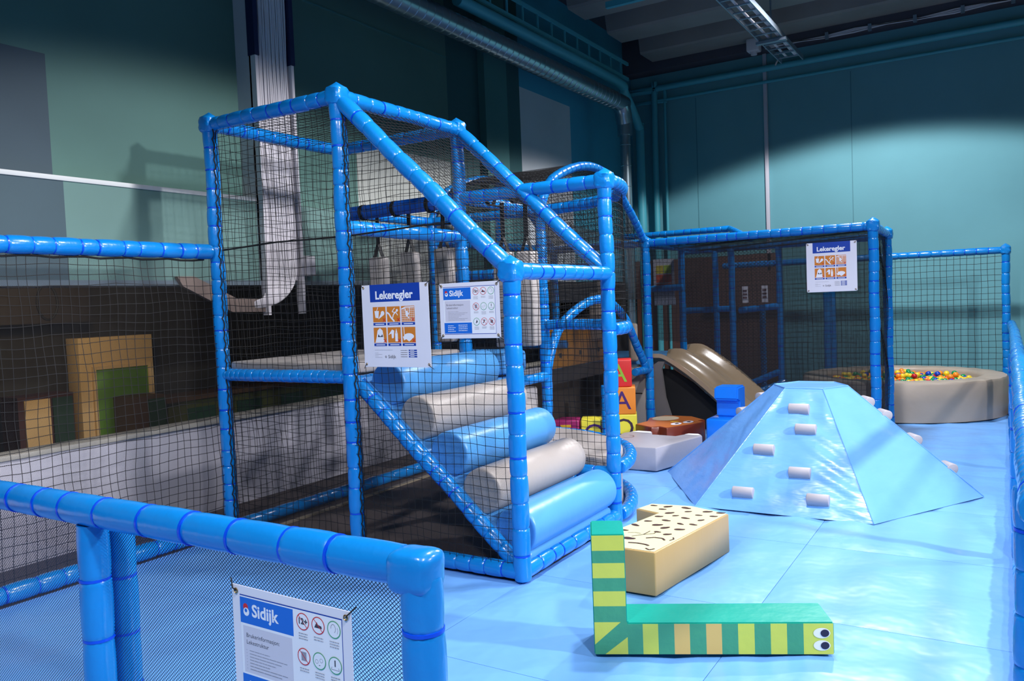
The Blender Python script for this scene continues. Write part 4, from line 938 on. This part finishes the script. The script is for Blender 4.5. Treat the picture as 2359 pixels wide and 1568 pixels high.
bm = bmesh.new(); tube(bm, smooth([(9, 13.92, 5.14), (-4.95, 13.92, 5.14), (-5.12, 13.92, 5.10), (-5.16, 13.92, 4.9), (-5.18, 13.92, 0)], 6), .026, 0, 10)
tag(finish('water_pipe', bm, TP), 'thin teal pipe just below the thick one on the back wall', 'pipe')
bm = bmesh.new(); box(bm, (-3.44, 13.95, 2.0), (-3.38, 14.0, 5.62), 0, .004); tag(finish('cable_conduit', bm, mat('white conduit', (196, 196, 206), .5)), 'white vertical cable conduit on the teal back wall', 'conduit')
cm = thing('ceiling_camera_box', 'small white box under the ceiling above the conduit', 'box', (-3.44, 13.5, 5.62)); bm = bmesh.new(); box(bm, (-3.56, 13.4, 5.55), (-3.36, 13.6, 5.75), 0, .02); finish('housing', bm, WHC, cm); bm = bmesh.new(); tube(bm, [(-3.46, 13.5, 5.5), (-3.46, 13.5, 5.56)], .05, 0, 16); finish('lens', bm, WHC, cm)  # small camera box with a lens below it
bt_ = thing('cable_bundle', 'loose white cables clipped along the top of the back wall', 'cables', (-1, 13.6, 5.6))
bm = bmesh.new()
for k in range(3): tube(bm, [(-3.3+.45*i, 13.62, 5.60+.012*k+.02*sin(i*1.9+k)) for i in range(24)], .012, 0, 6)
tube(bm, smooth([(-3.3, 13.6, 5.6), (-3.1, 13.6, 5.45), (-3.15, 13.6, 5.3)], 4), .012, 0, 6); finish('cable', bm, WHC, bt_)
bm = bmesh.new()
for i in range(16): box(bm, (-3.0+.62*i, 13.58, 5.56), (-2.95+.62*i, 13.64, 5.66))
finish('clip', bm, GALV, bt_, smooth=False)
# cable tray on left wall
ct = thing('cable_tray', 'teal ladder cable tray mounted high above the left wall', 'cable tray', (-5.45, 8, 5.45))
for z in (5.55, 5.30):
    bm = bmesh.new(); box(bm, (-5.43, 2, z), (-5.40, 12.9, z+.05)); finish('side_rail', bm, TP, ct, smooth=False)
for i in range(27):
    bm = bmesh.new(); y = 2.2+i*.4; box(bm, (-5.43, y, 5.33), (-5.41, y+.03, 5.57)); finish('rung', bm, TP, ct, smooth=False)
# ceiling ladder
cl = thing('cable_ladder', 'galvanised cable ladder hanging below the ceiling beams with white cables', 'cable ladder', (-2.7, 10, 5.15))
for x in (-2.86, -2.55):
    bm = bmesh.new(); box(bm, (x-.008, 7, 5.08), (x+.008, 12.75, 5.15)); finish('side_rail', bm, GALV, cl, smooth=False)
for i in range(21):
    bm = bmesh.new(); y = 7.3+i*.26; box(bm, (-2.86, y, 5.09), (-2.55, y+.025, 5.105)); finish('rung', bm, GALV, cl, smooth=False)
bm = bmesh.new(); box(bm, (-2.9, 11.42, 5.04), (-2.5, 11.5, 5.075)); tube(bm, [(-2.7, 11.46, 5.07), (-2.7, 11.46, 5.75)], .012, 0, 6); finish('hanger', bm, GALV, cl)
bm = bmesh.new()
for x in (-2.75, -2.735, -2.62, -2.6, -2.585): tube(bm, [(x+.006*sin(i*1.3), 7+.4*i, 5.12) for i in range(15)], .011, 0, 6)
finish('cable', bm, WHC, cl)
bm = bmesh.new(); box(bm, (-4.6, 10.25, 5.58), (-2.2, 10.32, 5.66)); tag(finish('unistrut_rail', bm, TP, smooth=False), 'slim teal rail under the second ceiling beam', 'rail')
# cable riser
cr = thing('cable_riser', 'bundle of white cables in a riser down the left wall behind the tower', 'cable riser', (-5.62, 5.2, 1.7))
bm = bmesh.new(); box(bm, (-5.83, 4.98, 1.93), (-5.64, 5.42, 5.9)); finish('backing_tray', bm, mat('white painted tray', (190, 186, 192), .5), cr, smooth=False)
for y in (4.98, 5.40):
    bm = bmesh.new(); box(bm, (-5.66, y, 1.62), (-5.58, y+.03, 3.9)); box(bm, (-5.66, y-.01, 3.9), (-5.57, y+.04, 5.9), 1); finish('side_rail', bm, [WHC, DBL], cr, smooth=False)
for i in range(16):
    bm = bmesh.new(); y = 5.03+.0225*i; rw = random.Random(i)
    P_ = [(-5.62+.012*rw.random(), y+rw.uniform(-.004, .004), 5.9-.4*k) for k in range(10)]
    rad = y-4.93
    vr = .30+.18*(rad-.1)
    P_ += [(-5.615, 4.93+rad*cos(t_), 2.06-vr*sin(t_)) for t_ in (0, .3, .6, .9, 1.2, 1.5)]
    P_ += [(-5.65, 4.75, 1.71-.08*(rad-.2)), (-5.67, 4.6, 1.73)]
    tube(bm, smooth(P_, 3), .0105, 0, 6); finish('cable', bm, WHC, cr)
bm = bmesh.new()
q_ = [(4.98, 1.65), (4.62, 1.66), (4.15, 1.88), (4.10, 1.96), (4.26, 1.96), (4.66, 1.78), (4.98, 1.76)]
lo = [bm.verts.new((-5.62, a_, b_)) for a_, b_ in q_]; hi = [bm.verts.new((-5.66, a_, b_)) for a_, b_ in q_]
bm.faces.new(lo); bm.faces.new(hi[::-1])
for k in range(7): bm.faces.new((lo[k], hi[k], hi[(k+1) % 7], lo[(k+1) % 7]))
bmesh.ops.recalc_face_normals(bm, faces=bm.faces[:]); finish('tray_elbow', bm, mat('beige tray', (116, 100, 92), .6), cr, smooth=False)
for z in (3.15, 3.45, 2.3):
    bm = bmesh.new(); box(bm, (-5.64, 5.0, z), (-5.595, 5.40, z+.06)); finish('cable_clamp', bm, mat('grey clamp', (130, 134, 150)), cr, smooth=False) if z == 3.15 else bm.free()
bm = bmesh.new(); box(bm, (-5.67, 5.45, 1.97), (-5.58, 5.58, 2.16), 0, .01); tag(finish('socket_box', bm, WHC), 'small white electrical box right of the white cable riser', 'box')
# hall furniture behind the low board
CRW = mat('cream door paint', (214, 182, 128), .6); GRD = mat('green door paint', (84, 130, 20), .5); DGN = mat('dark green cabinet', (20, 54, 36), .6); MAR = mat('maroon cabinet', (60, 24, 18), .6); BRN = mat('brown box', (66, 46, 26), .6)
dr = thing('hall_doorway', 'cream door surround with green door in the dark hall beyond the low wall', 'door', (-9.2, 5.6, -.03))
bm = bmesh.new(); box(bm, (-9.35, 5.28, -.03), (-9.1, 6.22, 1.43), 0, .005); finish('surround', bm, CRW, dr)
bm = bmesh.new(); box(bm, (-9.12, 5.46, -.02), (-9.085, 6.13, 1.05), 0, .004); finish('door_leaf', bm, GRD, dr)
bm = bmesh.new(); box(bm, (-9.11, 5.42, -.03), (-9.07, 5.46, 1.09)); box(bm, (-9.11, 6.13, -.03), (-9.07, 6.17, 1.09)); box(bm, (-9.11, 5.461, 1.05), (-9.07, 6.129, 1.09)); finish('door_frame', bm, CRW, dr, smooth=False)
lk = thing('locker', 'cream and dark green locker cabinet left of the green door in the dark hall', 'cabinet', (-9.0, 4.85, -.03))
bm = bmesh.new(); box(bm, (-9.3, 4.5, -.03), (-8.95, 5.1, .84)); finish('body', bm, MAR, lk, smooth=False)
bm = bmesh.new(); box(bm, (-8.96, 4.56, 0), (-8.93, 4.83, .8)); finish('door', bm, CRW, lk, smooth=False)
bm = bmesh.new(); box(bm, (-8.96, 4.86, 0), (-8.93, 5.08, .8)); finish('door', bm, DGN, lk, smooth=False)
bx = thing('box_unit', 'low brown box unit with a dark green front right of the green door', 'cabinet', (-8.7, 5.9, -.03))
bm = bmesh.new(); box(bm, (-9.0, 5.6, -.03), (-8.6, 6.0, .72)); finish('body', bm, BRN, bx, smooth=False)
bm = bmesh.new(); box(bm, (-8.6, 5.78, 0), (-8.57, 5.99, .68)); finish('panel', bm, DGN, bx, smooth=False)
bm = bmesh.new(); box(bm, (-9.0, 6.05, -.03), (-8.6, 9.8, .60), 0); box(bm, (-9.05, 6.0, .60), (-8.55, 9.9, .66), 1); 
for k in range(5): box(bm, (-8.6, 6.3+.75*k, 0), (-8.58, 6.7+.75*k, .5), 2)
tag(finish('counter', bm, [mat('olive counter', (58, 64, 22), .6), BRN, DGN], smooth=False), 'long low olive counter along the dark hall wall', 'counter')
bm = bmesh.new(); box(bm, (-9.35, 2.0, 1.62), (-9.0, 5.4, 2.1)); tag(finish('bulkhead_panel', bm, mat('dark bulkhead brown', (38, 29, 19), .7), smooth=False), 'brown bulkhead panel high in the dark hall', 'panel')
bm = bmesh.new(); tube(bm, [(-8.98, 4.9+.11*cos(t_), 1.85+.19*sin(t_)) for t_ in [k*.35 for k in range(19)]], .012, 0, 6); tag(finish('cable_loop', bm, BLACK), 'coil of dark cable hanging on the brown bulkhead panel', 'cable')
